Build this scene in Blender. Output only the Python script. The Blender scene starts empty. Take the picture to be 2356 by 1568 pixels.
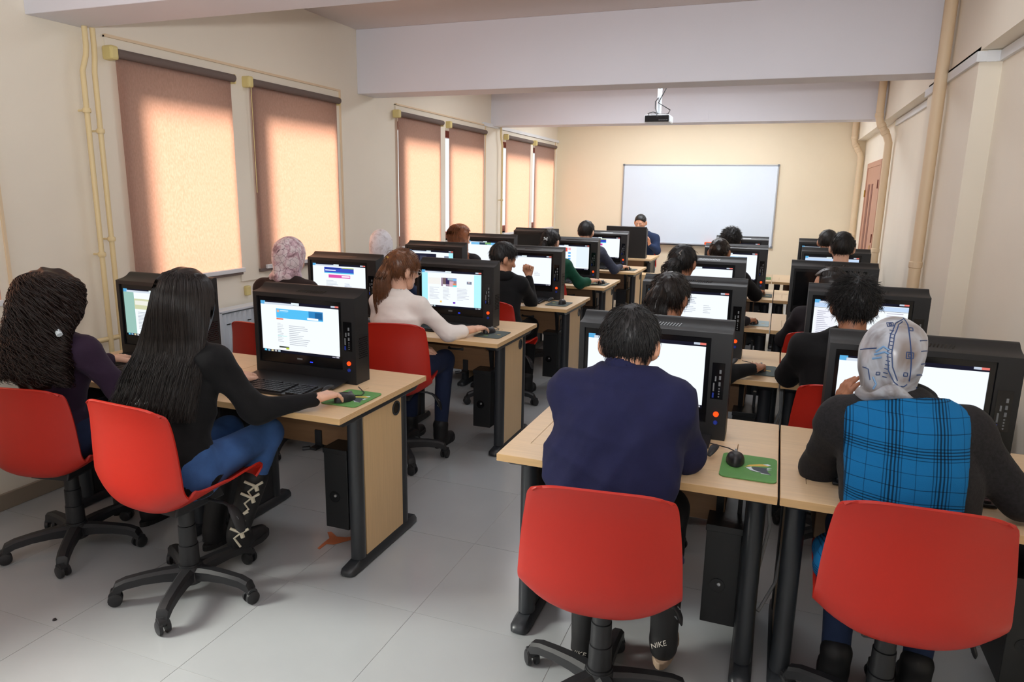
import bpy, bmesh, math, random
import numpy as np
from mathutils import Vector, Matrix
from mathutils.bvhtree import BVHTree
random.seed(7); RNG = np.random.default_rng(7)
S = bpy.context.scene
COL = S.collection
PI = math.pi

def lin(c):
    return tuple(((v/255)/12.92 if v/255 <= .04045 else ((v/255+.055)/1.055)**2.4) for v in c)

# ------------------------------------------------------------------ camera
CAM_Z = 1.62
cam = bpy.data.cameras.new('camera'); camo = bpy.data.objects.new('camera', cam); COL.objects.link(camo)
cam.sensor_width = 36.0; cam.lens = 36.0*1612.14/2356; cam.clip_start = .05; cam.clip_end = 200
yw, pt, rl = .358276553, .21058984, -.0173019507
fw = Vector((-math.sin(yw)*math.cos(pt), math.cos(yw)*math.cos(pt), -math.sin(pt)))
rt = Vector((math.cos(yw), math.sin(yw), 0)); dn = fw.cross(rt)
r2 = rt*math.cos(rl)+dn*math.sin(rl); d2 = dn*math.cos(rl)-rt*math.sin(rl)
mw = Matrix.Identity(4)
for i in range(3):
    mw[i][0] = r2[i]; mw[i][1] = -d2[i]; mw[i][2] = -fw[i]
mw[2][3] = CAM_Z
camo.matrix_world = mw
S.camera = camo

# ------------------------------------------------------------------ world, sun, lamps, exposure
S.view_settings.view_transform = 'Standard'; S.view_settings.look = 'None'
S.view_settings.gamma = 1.0; S.view_settings.use_curve_mapping = False
S.view_settings.exposure = 0.22
try:
    S.cycles.use_denoising = True
    S.cycles.max_bounces = 8; S.cycles.diffuse_bounces = 5; S.cycles.transparent_max_bounces = 12
    S.cycles.sample_clamp_indirect = 6.0
except Exception: pass
W = bpy.data.worlds.new('world'); S.world = W; W.use_nodes = True
bg = W.node_tree.nodes['Background']
bg.inputs[0].default_value = (.95, .97, 1.0, 1); bg.inputs[1].default_value = 1.15

def sunlamp(name, d, strength, angle, color):
    l = bpy.data.lights.new(name, 'SUN'); l.energy = strength; l.angle = math.radians(angle); l.color = color
    o = bpy.data.objects.new(name, l); COL.objects.link(o)
    o.rotation_euler = Vector(d).to_track_quat('-Z', 'Y').to_euler(); o.location = (-8, 0, 6)
sunlamp('sun', (.80, .30, -.52), 18.0, 32, (1, .94, .88))

def area(name, loc, d, sx, sy, power, color, spread=180):
    l = bpy.data.lights.new(name, 'AREA'); l.shape = 'RECTANGLE'; l.size = sx; l.size_y = sy; l.energy = power; l.color = color
    l.spread = math.radians(spread)
    o = bpy.data.objects.new(name, l); COL.objects.link(o)
    o.location = loc; o.rotation_euler = Vector(d).to_track_quat('-Z', 'Y').to_euler()
TUBE = (.90, .95, 1.0)
# fluorescent fittings on the ceiling of the far bays (above the frame); the other lights here are added fill
area('fill_bay_rear', (-1.3, .6, 2.90), (0, 0, -1), 2.6, 1.6, 2.5, TUBE)  # unseen ceiling fill added over the rear bay
area('fill_bay_one', (-1.0, 4.1, 2.90), (0, 0, -1), 2.9, .5, 17, TUBE)  # added fill for the right wall and beam, no lit fitting in this bay
area('lamp_bay_two', (-1.3, 7.2, 2.90), (0, 0, -1), 2.6, .5, 40, TUBE)
area('lamp_bay_three', (-1.3, 10.0, 2.90), (0, 0, -1), 2.6, .5, 66, TUBE)
area('rear_fill_light', (-1.2, -2.2, 1.75), (0, 1, .12), 3.6, 1.3, 20, (.90, .95, 1.0))  # unseen fill behind the camera, added to raise the ambient light
fl_ = bpy.data.lights.new('tilted_fill_spot', 'SPOT'); fl_.energy = 250; fl_.color = (.97, .98, 1.0); fl_.spot_size = math.radians(140); fl_.spot_blend = 1.0; fl_.shadow_soft_size = .05  # fill spot added at the camera, aimed up to brighten beam and walls
fo = bpy.data.objects.new('tilted_fill_spot', fl_); COL.objects.link(fo); fo.location = (.05, -.02, CAM_Z+.16)
fo.rotation_euler = Vector((-.35, .94, .78)).to_track_quat('-Z', 'Y').to_euler()

# ------------------------------------------------------------------ mesh helpers
class MB:
    def __init__(s): s.v = []; s.f = []; s.m = []; s.sm = []
    def add(s, vs, fs, m=0, smooth=False):
        o = len(s.v); s.v += [tuple(map(float, q)) for q in vs]
        for f in fs: s.f.append(tuple(o+i for i in f)); s.m.append(m); s.sm.append(smooth)
        return s
    def box(s, x0, y0, z0, x1, y1, z1, m=0):
        vs = [(x, y, z) for z in (z0, z1) for y in (y0, y1) for x in (x0, x1)]
        return s.add(vs, [(0,2,3,1),(4,5,7,6),(0,1,5,4),(2,6,7,3),(0,4,6,2),(1,3,7,5)], m)
    def cbox(s, c, d, m=0):
        return s.box(c[0]-d[0]/2, c[1]-d[1]/2, c[2]-d[2]/2, c[0]+d[0]/2, c[1]+d[1]/2, c[2]+d[2]/2, m)
    def tube(s, pts, r, n=10, m=0, cap=True, smooth=True, flat=None):
        P = [Vector(p) for p in pts]; k = len(P)
        R = r if hasattr(r, '__len__') else [r]*k
        t0 = (P[1]-P[0]).normalized(); a = Vector((0,0,1)) if abs(t0.z) < .9 else Vector((1,0,0))
        u = t0.cross(a).normalized(); vs = []
        for i in range(k):
            t = (P[min(i+1,k-1)]-P[max(i-1,0)]).normalized()
            u = (u-t*u.dot(t)).normalized(); w = t.cross(u)
            for j in range(n):
                an = 2*PI*j/n; q = P[i]+(u*math.cos(an)+w*math.sin(an)*(flat or 1))*R[i]; vs.append(q)
        fs = [(i*n+j, i*n+(j+1)%n, (i+1)*n+(j+1)%n, (i+1)*n+j) for i in range(k-1) for j in range(n)]
        s.add(vs, fs, m, smooth)
        if cap:
            o = len(s.v)-k*n
            s.f.append(tuple(o+j for j in reversed(range(n)))); s.m.append(m); s.sm.append(False)
            s.f.append(tuple(o+(k-1)*n+j for j in range(n))); s.m.append(m); s.sm.append(False)
        return s
    def lathe(s, prof, c=(0,0,0), n=20, m=0, axis='z', smooth=True):
        vs = []
        for (r, z) in prof:
            for j in range(n):
                a = 2*PI*j/n; q = (r*math.cos(a), r*math.sin(a), z)
                if axis == 'y': q = (q[0], q[2], q[1])
                if axis == 'x': q = (q[2], q[0], q[1])
                vs.append((q[0]+c[0], q[1]+c[1], q[2]+c[2]))
        k = len(prof)
        fs = [(i*n+j, i*n+(j+1)%n, (i+1)*n+(j+1)%n, (i+1)*n+j) for i in range(k-1) for j in range(n)]
        s.add(vs, fs, m, smooth)
        return s
    def disc(s, c, r, n=16, m=0, axis='y', sgn=-1):
        vs = []
        for j in range(n):
            a = 2*PI*j/n; p, q = r*math.cos(a), r*math.sin(a)
            vs.append((c[0]+p, c[1], c[2]+q) if axis == 'y' else ((c[0], c[1]+p, c[2]+q) if axis == 'x' else (c[0]+p, c[1]+q, c[2])))
        return s.add(vs, [tuple(range(n))], m)
    def prism(s, poly, a0, a1, axis='x', m=0, smooth=False):
        n = len(poly)
        def P(p, a): return (a, p[0], p[1]) if axis == 'x' else ((p[0], a, p[1]) if axis == 'y' else (p[0], p[1], a))
        vs = [P(p, a0) for p in poly]+[P(p, a1) for p in poly]
        s.add(vs, [(i, (i+1)%n, n+(i+1)%n, n+i) for i in range(n)], m, smooth)
        o = len(s.v)-2*n
        for f in (tuple(o+i for i in reversed(range(n))), tuple(o+n+i for i in range(n))):
            s.f.append(f); s.m.append(m); s.sm.append(False)
        return s
    def grid(s, fn, nu, nv, m=0, smooth=True):
        vs = [fn(i/nu, j/nv) for j in range(nv+1) for i in range(nu+1)]
        fs = [(j*(nu+1)+i, j*(nu+1)+i+1, (j+1)*(nu+1)+i+1, (j+1)*(nu+1)+i) for j in range(nv) for i in range(nu)]
        return s.add(vs, fs, m, smooth)
    def xform(s, M):
        s.v = [tuple(M@Vector(p)) for p in s.v]; return s

def obj(name, mb, mats, parent=None, loc=None, rotz=0, bevel=0, sharp=True, recalc=True):
    me = bpy.data.meshes.new(name)
    if isinstance(mb, tuple):
        V, F = mb
        me.from_pydata(V.tolist() if hasattr(V, 'tolist') else V, [], F.tolist() if hasattr(F, 'tolist') else F)
        me.polygons.foreach_set('use_smooth', [True]*len(me.polygons)); sharp = False; recalc = False
    else:
        me.from_pydata(mb.v, [], mb.f)
        me.polygons.foreach_set('material_index', mb.m); me.polygons.foreach_set('use_smooth', mb.sm)
    if not isinstance(mats, (list, tuple)): mats = [mats]
    for m in mats: me.materials.append(m)
    if recalc:
        bm = bmesh.new(); bm.from_mesh(me); bmesh.ops.recalc_face_normals(bm, faces=bm.faces); bm.to_mesh(me); bm.free()
    if sharp and not isinstance(mb, tuple) and any(mb.sm): me.set_sharp_from_angle(angle=math.radians(40))
    me.update()
    o = bpy.data.objects.new(name, me); COL.objects.link(o)
    if parent: o.parent = parent
    if loc: o.location = loc
    if rotz: o.rotation_euler.z = rotz
    if bevel:
        b = o.modifiers.new('bevel', 'BEVEL'); b.width = bevel; b.segments = 2; b.limit_method = 'ANGLE'; b.angle_limit = math.radians(50)
    return o
def empty(name, loc=(0,0,0), rotz=0):
    o = bpy.data.objects.new(name, None); COL.objects.link(o); o.location = loc; o.rotation_euler.z = rotz
    o.empty_display_size = .05; return o
def tag(o, label, cat, group=None):
    o['label'] = label; o['category'] = cat
    if group: o['group'] = group
    return o
def struct(o): o['kind'] = 'structure'; return o
KIDS = {}
def copy_tree(o, parent=None):
    c = o.copy(); COL.objects.link(c)
    for k in ('label', 'category', 'group'):
        if k in c and parent is None: del c[k]
    if parent: c.parent = parent
    for ch in list(o.children): copy_tree(ch, c)
    return c
def child(o, name):
    for c in o.children:
        if c.name.split('.')[0] == name: return c

# ------------------------------------------------------------------ materials
def mat(name, rgb, rough=.5, metal=0, var=0, vscale=6, bump=0, bscale=200, spec=.5, stretch=None, emit=None, estr=1, coat=0, sheen=0):
    m = bpy.data.materials.new(name); m.use_nodes = True; nt = m.node_tree; b = nt.nodes['Principled BSDF']
    c = lin(rgb); b.inputs['Base Color'].default_value = (*c, 1); b.inputs['Roughness'].default_value = rough
    b.inputs['Metallic'].default_value = metal; b.inputs['Specular IOR Level'].default_value = spec
    if coat: b.inputs['Coat Weight'].default_value = coat
    if sheen: b.inputs['Sheen Weight'].default_value = sheen; b.inputs['Sheen Roughness'].default_value = .5
    if emit:
        b.inputs['Emission Color'].default_value = (*lin(emit), 1); b.inputs['Emission Strength'].default_value = estr
    if var or bump:
        tc = nt.nodes.new('ShaderNodeTexCoord'); mp = nt.nodes.new('ShaderNodeMapping'); nt.links.new(tc.outputs['Object'], mp.inputs[0])
        if stretch: mp.inputs['Scale'].default_value = stretch
    if var:
        n = nt.nodes.new('ShaderNodeTexNoise'); n.inputs['Scale'].default_value = vscale; n.inputs['Detail'].default_value = 5
        nt.links.new(mp.outputs[0], n.inputs['Vector'])
        r = nt.nodes.new('ShaderNodeValToRGB'); r.color_ramp.elements[0].position = .3; r.color_ramp.elements[1].position = .72
        r.color_ramp.elements[0].color = (*[v*(1-var) for v in c], 1); r.color_ramp.elements[1].color = (*[min(1, v*(1+var)) for v in c], 1)
        nt.links.new(n.outputs[0], r.inputs[0]); nt.links.new(r.outputs[0], b.inputs['Base Color'])
    if bump:
        n2 = nt.nodes.new('ShaderNodeTexNoise'); n2.inputs['Scale'].default_value = bscale; n2.inputs['Detail'].default_value = 3
        nt.links.new(mp.outputs[0], n2.inputs['Vector'])
        bp = nt.nodes.new('ShaderNodeBump'); bp.inputs['Strength'].default_value = bump; bp.inputs['Distance'].default_value = .002
        nt.links.new(n2.outputs[0], bp.inputs['Height']); nt.links.new(bp.outputs[0], b.inputs['Normal'])
    return m
def glow(name, rgb, s):
    m = bpy.data.materials.new(name); m.use_nodes = True; nt = m.node_tree; nt.nodes.remove(nt.nodes['Principled BSDF'])
    e = nt.nodes.new('ShaderNodeEmission'); e.inputs[0].default_value = (*lin(rgb), 1); e.inputs[1].default_value = s
    nt.links.new(e.outputs[0], nt.nodes['Material Output'].inputs[0]); return m
Mt = {}
Mt['wall'] = mat('wall_paint', (238, 230, 214), .65, var=.03, vscale=1.2, bump=.15, bscale=90)
Mt['wallback'] = mat('back_wall_paint', (238, 224, 196), .6, var=.025, vscale=1.2, bump=.1, bscale=90)
Mt['ceil'] = mat('ceiling_paint', (222, 214, 212), .8, var=.02, vscale=1)
Mt['beam'] = mat('beam_paint', (226, 226, 234), .6, var=.02, vscale=1.5, bump=.1, bscale=80)
Mt['pipe'] = mat('cream_pipe_paint', (232, 210, 160), .4)
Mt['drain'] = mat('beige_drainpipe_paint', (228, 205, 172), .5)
Mt['duct'] = mat('white_duct_plastic', (228, 231, 234), .45)
Mt['tile'] = mat('porcelain_tile', (168, 172, 174), .2, var=.04, vscale=2.5, bump=.02, bscale=20)
Mt['grout'] = mat('grout', (170, 170, 168), .8)
Mt['base'] = mat('skirting_tile', (150, 136, 120), .35, var=.06, vscale=3)
Mt['wood'] = mat('beech_laminate', (226, 196, 156), .38, var=.055, vscale=5, stretch=(1.2, 22, 22))
Mt['woodE'] = mat('beech_edge', (216, 178, 126), .42, var=.05, vscale=5, stretch=(1.2, 22, 22))
Mt['woodP'] = mat('beech_panel', (214, 182, 136), .42, var=.05, vscale=5, stretch=(22, 22, 1.2))
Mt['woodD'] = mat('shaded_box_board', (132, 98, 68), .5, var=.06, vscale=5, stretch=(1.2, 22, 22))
Mt['blk'] = mat('black_powder_coat', (23, 24, 26), .42, bump=.12, bscale=500)
Mt['legm'] = mat('dark_grey_steel', (46, 49, 53), .35, var=.05, vscale=8, bump=.05)
Mt['case'] = mat('monitor_case_paint', (25, 26, 28), .45, bump=.12, bscale=600)
Mt['bez'] = mat('gloss_black_bezel', (16, 16, 18), .18)
Mt['off'] = mat('dark_screen', (14, 14, 16), .12)
Mt['key'] = mat('key_plastic', (34, 34, 37), .4)
Mt['kbd'] = mat('keyboard_plastic', (24, 24, 27), .4)
Mt['silver'] = mat('silver_metal', (190, 192, 195), .3, metal=.9)
Mt['port'] = mat('port_grey', (120, 124, 128), .4)
Mt['red'] = mat('red_polypropylene', (184, 33, 16), .42, var=.03, vscale=3, bump=.06, bscale=700)
Mt['plast'] = mat('black_nylon', (34, 35, 38), .5, var=.1, vscale=9, bump=.1, bscale=300)
Mt['ledR'] = glow('red_led', (255, 60, 18), 2.2); Mt['ledB'] = glow('blue_led', (40, 60, 255), 1.6)
Mt['btnB'] = mat('blue_button', (30, 60, 170), .4)
Mt['brk'] = mat('cream_bracket', (222, 205, 140), .45)
Mt['roll'] = mat('roller_fabric', (112, 98, 92), .8, bump=.3, bscale=400)
Mt['sill'] = mat('white_sill', (226, 226, 228), .35)
Mt['frame'] = mat('red_brown_window_frame', (120, 40, 28), .4)
Mt['rad'] = mat('white_radiator_enamel', (226, 233, 240), .35)
Mt['board'] = mat('whiteboard_enamel', (222, 233, 244), .25, var=.01, vscale=2)
Mt['alu'] = mat('aluminium', (176, 180, 186), .35, metal=.6)
Mt['door'] = mat('brown_door', (186, 136, 112), .45, var=.05, vscale=5, stretch=(20, 20, 1))
Mt['doorD'] = mat('dark_door_groove', (120, 62, 48), .5)
Mt['brass'] = mat('brass', (200, 165, 80), .3, metal=.8)
Mt['pjw'] = mat('white_projector_plastic', (222, 230, 236), .4)
Mt['cable'] = mat('black_cable', (30, 30, 32), .5)
Mt['cableW'] = mat('grey_cable', (170, 172, 174), .5)
Mt['padg'] = mat('green_mousepad', (98, 156, 84), .7, var=.12, vscale=9, bump=.1, bscale=900)
Mt['padd'] = mat('dark_mousepad', (74, 86, 84), .7, var=.15, vscale=18, bump=.1, bscale=900)
Mt['padl'] = mat('pale_mousepad', (176, 200, 206), .6, var=.12, vscale=9)
Mt['prY'] = mat('yellow_print', (226, 190, 90), .7); Mt['prW'] = mat('white_print', (225, 235, 240), .7); Mt['prK'] = mat('slate_print', (72, 80, 90), .7)
Mt['prG'] = mat('dull_green_print', (120, 160, 90), .7)
Mt['leaf'] = mat('terracotta_paper', (206, 120, 78), .8, var=.06)
Mt['orange'] = mat('orange_plastic', (240, 90, 30), .5)
def glassmat():
    m = bpy.data.materials.new('window_glass'); m.use_nodes = True; nt = m.node_tree; nt.nodes.remove(nt.nodes['Principled BSDF'])
    t = nt.nodes.new('ShaderNodeBsdfTransparent'); t.inputs[0].default_value = (.93, .96, .95, 1)
    g = nt.nodes.new('ShaderNodeBsdfGlossy'); g.inputs['Roughness'].default_value = .02
    x = nt.nodes.new('ShaderNodeMixShader'); x.inputs[0].default_value = .06
    nt.links.new(t.outputs[0], x.inputs[1]); nt.links.new(g.outputs[0], x.inputs[2]); nt.links.new(x.outputs[0], nt.nodes['Material Output'].inputs[0]); return m
Mt['glass'] = glassmat()
def blindmat():
    m = bpy.data.materials.new('blind_fabric'); m.use_nodes = True; nt = m.node_tree; nt.nodes.remove(nt.nodes['Principled BSDF'])
    d = nt.nodes.new('ShaderNodeBsdfDiffuse'); d.inputs[0].default_value = (*lin((138, 126, 120)), 1)
    t = nt.nodes.new('ShaderNodeBsdfTranslucent')
    tc = nt.nodes.new('ShaderNodeTexCoord'); mp = nt.nodes.new('ShaderNodeMapping'); mp.inputs['Scale'].default_value = (1, 1, .45)
    n = nt.nodes.new('ShaderNodeTexNoise'); n.inputs['Scale'].default_value = 110; n.inputs['Detail'].default_value = 3
    nt.links.new(tc.outputs['Object'], mp.inputs[0]); nt.links.new(mp.outputs[0], n.inputs['Vector'])
    r = nt.nodes.new('ShaderNodeValToRGB'); r.color_ramp.elements[0].position = .35; r.color_ramp.elements[1].position = .7
    r.color_ramp.elements[0].color = (.80, .38, .24, 1); r.color_ramp.elements[1].color = (.97, .49, .34, 1)
    nt.links.new(n.outputs[0], r.inputs[0]); nt.links.new(r.outputs[0], t.inputs[0])
    x = nt.nodes.new('ShaderNodeMixShader'); x.inputs[0].default_value = .36
    nt.links.new(d.outputs[0], x.inputs[1]); nt.links.new(t.outputs[0], x.inputs[2]); nt.links.new(x.outputs[0], nt.nodes['Material Output'].inputs[0]); return m
Mt['blind'] = blindmat()

# ------------------------------------------------------------------ room shell
XL, XR, XB, YB, YR, ZC, ZB = -3.55, 1.04, .93, 11.45, -2.4, 2.95, 2.425
fl = struct(obj('floor', MB().box(-3.6, YR, -.06, 1.3, YB, -.0012), Mt['grout']))
tm = None; TP = .592
for ix in range(-4, 4):
    for iy in range(-9, 16):
        x0 = -1.205+ix*TP; y0 = 2.77+iy*TP
        x1 = min(x0+TP-.0015, 1.2); y1 = min(y0+TP-.0015, YB); xa = max(x0+.0005, -3.55); ya = max(y0+.0005, YR)
        if x1-xa < .02 or y1-ya < .02: continue
        full = abs((x1-xa)-(TP-.002)) < 1e-6 and abs((y1-ya)-(TP-.002)) < 1e-6
        if full and tm:
            o = tm.copy(); COL.objects.link(o); o.location = (xa, ya, 0)
        else:
            o = obj('floor_tile', MB().box(0, 0, -.001, x1-xa, y1-ya, 0), Mt['tile'], fl, (xa, ya, 0))
            if full: tm = o
struct(obj('ceiling', MB().box(-3.8, YR, ZC, 1.4, YB, ZC+.1), Mt['ceil']))
struct(obj('wall_back', MB().box(-3.8, YB, -.06, 1.4, YB+.2, ZC+.1), Mt['wallback']))
struct(obj('wall_rear', MB().box(-3.8, YR-.2, -.06, 1.4, YR, ZC+.1), Mt['wall']))
# left wall pierced by the window openings
WIN = [(-1.3, -.2), (.1, 1.1), (1.25, 2.27), (3.125, 3.95), (4.20, 5.15), (6.215, 7.08), (7.245, 8.28), (8.99, 10.03), (10.205, 11.2)]
WZ0, WZ1 = 1.06, 2.285
wl = MB(); XO = XL-.22
wl.box(XO, YR, -.06, XL, YB, WZ0); wl.box(XO, YR, WZ1, XL, YB, ZC+.1)
ys = [YR]+[q for w in WIN for q in w]+[YB]
for i in range(0, len(ys), 2): wl.box(XO, ys[i], WZ0, XL, ys[i+1], WZ1)
struct(obj('wall_left', wl, Mt['wall']))
# right wall: deep longitudinal beam and one broad column, wall bays recessed between
struct(obj('wall_right', MB().box(XR, YR, -.06, XR+.2, YB, ZC), Mt['wall']))
struct(obj('beam_right', MB().box(XB, YR, ZB-.02, XR+.02, YB, ZC), Mt['wall']))
struct(obj('column_right', MB().box(XB, 4.66, -.06, XR+.02, 6.13, ZB), Mt['wall']))
for i, (a, b) in enumerate(((-.35, -.05), (2.6, 2.91), (5.53, 5.82), (8.58, 8.86))):
    struct(obj('beam_%d' % (i+1), MB().box(XL, a, ZB, XB, b, ZC), Mt['beam'], bevel=.004))
struct(obj('baseboard_left', MB().box(XL, YR, 0, XL+.018, YB, .085), Mt['base'], bevel=.003))
struct(obj('baseboard_back', MB().box(XL, YB-.018, 0, XR, YB, .085), Mt['base'], bevel=.003))
struct(obj('baseboard_right', MB().box(XR-.015, 6.13, 0, XR, YB, .085).box(XB-.012, 4.66, 0, XB, 6.13, .085).box(XR-.015, YR, 0, XR, 4.66, .085), Mt['base'], bevel=.003))
# raised casings round each window pair
tn = 1
for (i, j) in ((1, 2), (3, 4), (5, 6), (7, 8)):
    a, m0, m1, b = WIN[i][0]-(.05 if i != 3 else .10), WIN[i][1]+.01, WIN[j][0]-.01, WIN[j][1]+.075
    t = MB().box(XL, a, WZ1+.0, XL+.014, b, 2.415).box(XL, m0, WZ0-.1, XL+.014, m1, WZ1).box(XL, WIN[j][1]+.01, WZ0-.1, XL+.014, b, WZ1)
    struct(obj('trim_%d' % tn, t, Mt['wall'])); tn += 1
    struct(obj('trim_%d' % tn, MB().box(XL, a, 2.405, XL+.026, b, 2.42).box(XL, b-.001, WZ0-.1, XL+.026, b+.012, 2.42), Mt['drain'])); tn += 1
struct(obj('trim_%d' % tn, MB().box(XL, 8.3, 2.405, XL+.03, YB, 2.445), Mt['duct'])); tn += 1
# windows: frame with sash and pane
for i, (a, b) in enumerate(WIN):
    f = MB(); x0, x1, w = XO+.02, XO+.08, .075
    f.box(x0, a, WZ0, x1, b, WZ0+w).box(x0, a, WZ1-w, x1, b, WZ1).box(x0, a, WZ0+w, x1, a+.045, WZ1-w).box(x0, b-.05, WZ0+w, x1, b, WZ1-w)
    wo = struct(obj('window_%d' % (i+1), f, Mt['frame']))
    obj('pane', MB().box(XO+.045, a+.045, WZ0+w, XO+.051, b-.05, WZ1-w), Mt['glass'], wo)
    obj('sill', MB().box(XL-.14, a, WZ0-.03, XL+.045, b+.02, WZ0), Mt['sill'], wo, bevel=.004)
# roller blinds
BL = [(.05, 1.14, 'outermost blind, out of frame behind the camera'), (1.2, 2.30, 'roller blind cut off by the left edge of the photo'),
      (3.03, 3.965, 'large glowing orange roller blind nearest the camera, beside the cream pipes'), (4.10, 5.18, 'second glowing roller blind, behind the pink floral headscarf'),
      (6.14, 7.11, 'third roller blind, above the woman in the pale headscarf'), (7.27, 8.315, 'fourth roller blind, behind the auburn-haired woman'),
      (9.02, 10.06, 'fifth roller blind, with a bright slit of daylight at its left edge'), (10.205, 11.235, 'roller blind farthest from camera, next to the back wall')]
for k, (a, b, lab) in enumerate(BL[1:]):
    e = empty('roller_blind', (XL, a, 2.33))
    tag(e, lab, 'blind', 'roller blinds on the window wall')
    w = b-a; zb = (1.03 if k else 1.05)-2.33
    obj('roller', MB().tube([(.045, .03, -.005), (.045, w, -.005)], .025, 14), Mt['roll'], e)
    obj('fabric', MB().grid(lambda u, v: (.026+.0015*math.sin(u*9+k), .04+u*(w-.05), -.012+v*(zb+.012)), 12, 16), Mt['blind'], e, recalc=False)
    obj('bottom_bar', MB().box(.015, .036, zb-.018, .034, w-.008, zb+.004), Mt['roll'], e, bevel=.003)
    obj('bracket', MB().box(0, -.022, -.045, .075, .028, .03), Mt['brk'], e, bevel=.012)
    obj('bracket', MB().box(0, w, -.04, .055, w+.012, .022), Mt['brk'], e, bevel=.004)
    if k == 2: obj('pull_chain', MB().tube([(.06, .012, -.02), (.062, .012, -.75)], .0025, 6), Mt['brk'], e)
# heating pipes on the left wall
def hpipe(y, x, bend, z1, lab, clampz):
    e = empty('heating_pipe', (XL, y, .0)); tag(e, lab, 'pipe', 'cream heating pipes')
    obj('tube', MB().tube([(x, bend, 2.424), (x, bend, 2.33), (x, bend*.8, 2.28), (x, 0, 2.20), (x, 0, z1)], .0135, 10), Mt['pipe'], e)
    for z in clampz:
        obj('clamp', MB().lathe([(.019, -.012), (.021, -.006), (.021, .006), (.019, .012)], (x, 0, z), 12).tube([(0, 0, z), (x, 0, z)], .006, 6), Mt['pipe'], e)
hpipe(2.835, .06, .035, .12, 'left one of two thin cream heating pipes beside the nearest window', (1.24, 2.0))
hpipe(2.905, .06, .012, .12, 'right one of two thin cream heating pipes beside the nearest window', (1.32, 1.9))
hpipe(8.86, .05, -.05, .2, 'thin cream heating pipe left of the fifth blind', (1.5, .9))
e = tag(obj('heating_pipe', MB().tube([(XL+.05, 1.9, .745), (XL+.05, 2.5, .757), (XL+.05, 2.915, .765)], .014, 10), Mt['pipe']), 'short horizontal cream pipe on the wall behind the curly-haired woman', 'pipe')
# radiator under the first windows
e = empty('radiator', (XL, 3.60, .30)); tag(e, 'white ribbed panel radiator under the second window', 'radiator')
b = MB().box(.03, 0, 0, .045, 1.35, .50); obj('back_panel', b, Mt['rad'], e, bevel=.003)
n = 27
def ribf(u, v):
    s = u*n; fr = s-math.floor(s) if u < 1 else 0
    d = .012 if .28 < fr < .72 else 0
    if v < .06 or v > .94: d = .012
    return (.115+d, .03+u*1.29, .01+v*.47)
obj('front_panel', MB().grid(ribf, n*8, 16), Mt['rad'], e, recalc=False)
obj('side_cover', MB().box(.03, 0, .0, .13, .025, .50), Mt['rad'], e, bevel=.004)
obj('side_cover', MB().box(.03, 1.325, .0, .13, 1.35, .50), Mt['rad'], e, bevel=.004)
g = MB().box(.03, .0, .488, .13, 1.35, .505); obj('top_grille', g, Mt['rad'], e, bevel=.003)
for i in range(12): obj('vent_slot', MB().box(.128, .06+i*.1, .405, .1305, .095+i*.1, .412), Mt['cable'], e)
v = MB().tube([(.08, -.012, .455), (.08, -.05, .455)], .011, 10); obj('valve', v, Mt['silver'], e)
obj('valve_knob', MB().lathe([(.0, -.035), (.02, -.033), (.026, -.02), (.026, .015), (.018, .03), (0, .032)], (.085, -.075, .455), 14, axis='x'), Mt['rad'], e)
obj('feed_pipe', MB().tube([(.08, -.05, .455), (.08, -.55, .455)], .011, 8), Mt['pipe'], e)
# electric box on the wall
tag(obj('wall_switch', MB().box(XL, 3.985, .855, XL+.03, 4.03, .925), Mt['brk'], bevel=.008), 'small cream switch box on the wall above the radiator', 'switch')
# whiteboard
e = empty('whiteboard', (-2.405, YB, .86)); tag(e, 'large white writing board on the back wall', 'whiteboard')
obj('writing_surface', MB().box(0, -.02, 0, 2.3, -.004, 1.19), Mt['board'], e)
f = MB(); q = .02
f.box(-q, -.028, -q, 2.3+q, 0, 0).box(-q, -.028, 1.19, 2.3+q, 0, 1.19+q).box(-q, -.028, 0, 0, 0, 1.19).box(2.3, -.028, 0, 2.3+q, 0, 1.19)
obj('frame', f, Mt['alu'], e, bevel=.004)
obj('pen_tray', MB().box(.2, -.09, -.03, 2.1, -.02, -.018).box(.2, -.09, -.03, 2.1, -.085, -.005), Mt['alu'], e)
for (x, z) in ((-q, -q), (2.3, -q), (-q, 1.19), (2.3, 1.19)):
    obj('corner_cap', MB().box(x-.006, -.033, z-.006, x+q+.006, 0, z+q+.006), Mt['port'], e, bevel=.004)
tag(obj('board_eraser', MB().box(-1.08, YB-.092, .845, -.95, YB-.03, .895), Mt['orange'], bevel=.012), 'orange board eraser on the whiteboard pen tray', 'eraser')
# drainpipes on the right wall
def drain(pts, r, lab, collars):
    e = empty('drainpipe', (pts[-1][0], pts[-1][1], 0)); tag(e, lab, 'drainpipe', 'beige drainpipes')
    o = Vector(e.location)
    obj('pipe', MB().tube([Vector(p)-o for p in pts], r, 18), Mt['drain'], e)
    for (p, d) in collars:
        p = Vector(p)-o; d = Vector(d).normalized()
        obj('collar', MB().tube([p-d*.022, p-d*.018, p+d*.018, p+d*.022], [r+.001, r+.005, r+.005, r+.001], 18), Mt['drain'], e)
drain([(.88, 5.40, ZC), (.88, 5.40, 0)], .037, 'fat beige drainpipe in front of the column at right', [((.88, 5.4, 1.18), (0,0,1)), ((.88, 5.4, .4), (0,0,1))])
drain([(.868, 8.50, ZC), (.868, 8.50, 2.44), (.885, 8.50, 2.38), (.96, 8.50, 2.25), (.985, 8.50, 2.18), (.985, 8.50, 0)], .038, 'beige drainpipe with an offset elbow right of the brown door', [((.868, 8.5, 2.46), (0,0,1)), ((.90, 8.5, 2.355), (.1,0,-.17)), ((.94, 8.5, 2.285), (.1,0,-.17)), ((.985, 8.5, 1.06), (0,0,1))])
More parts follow.
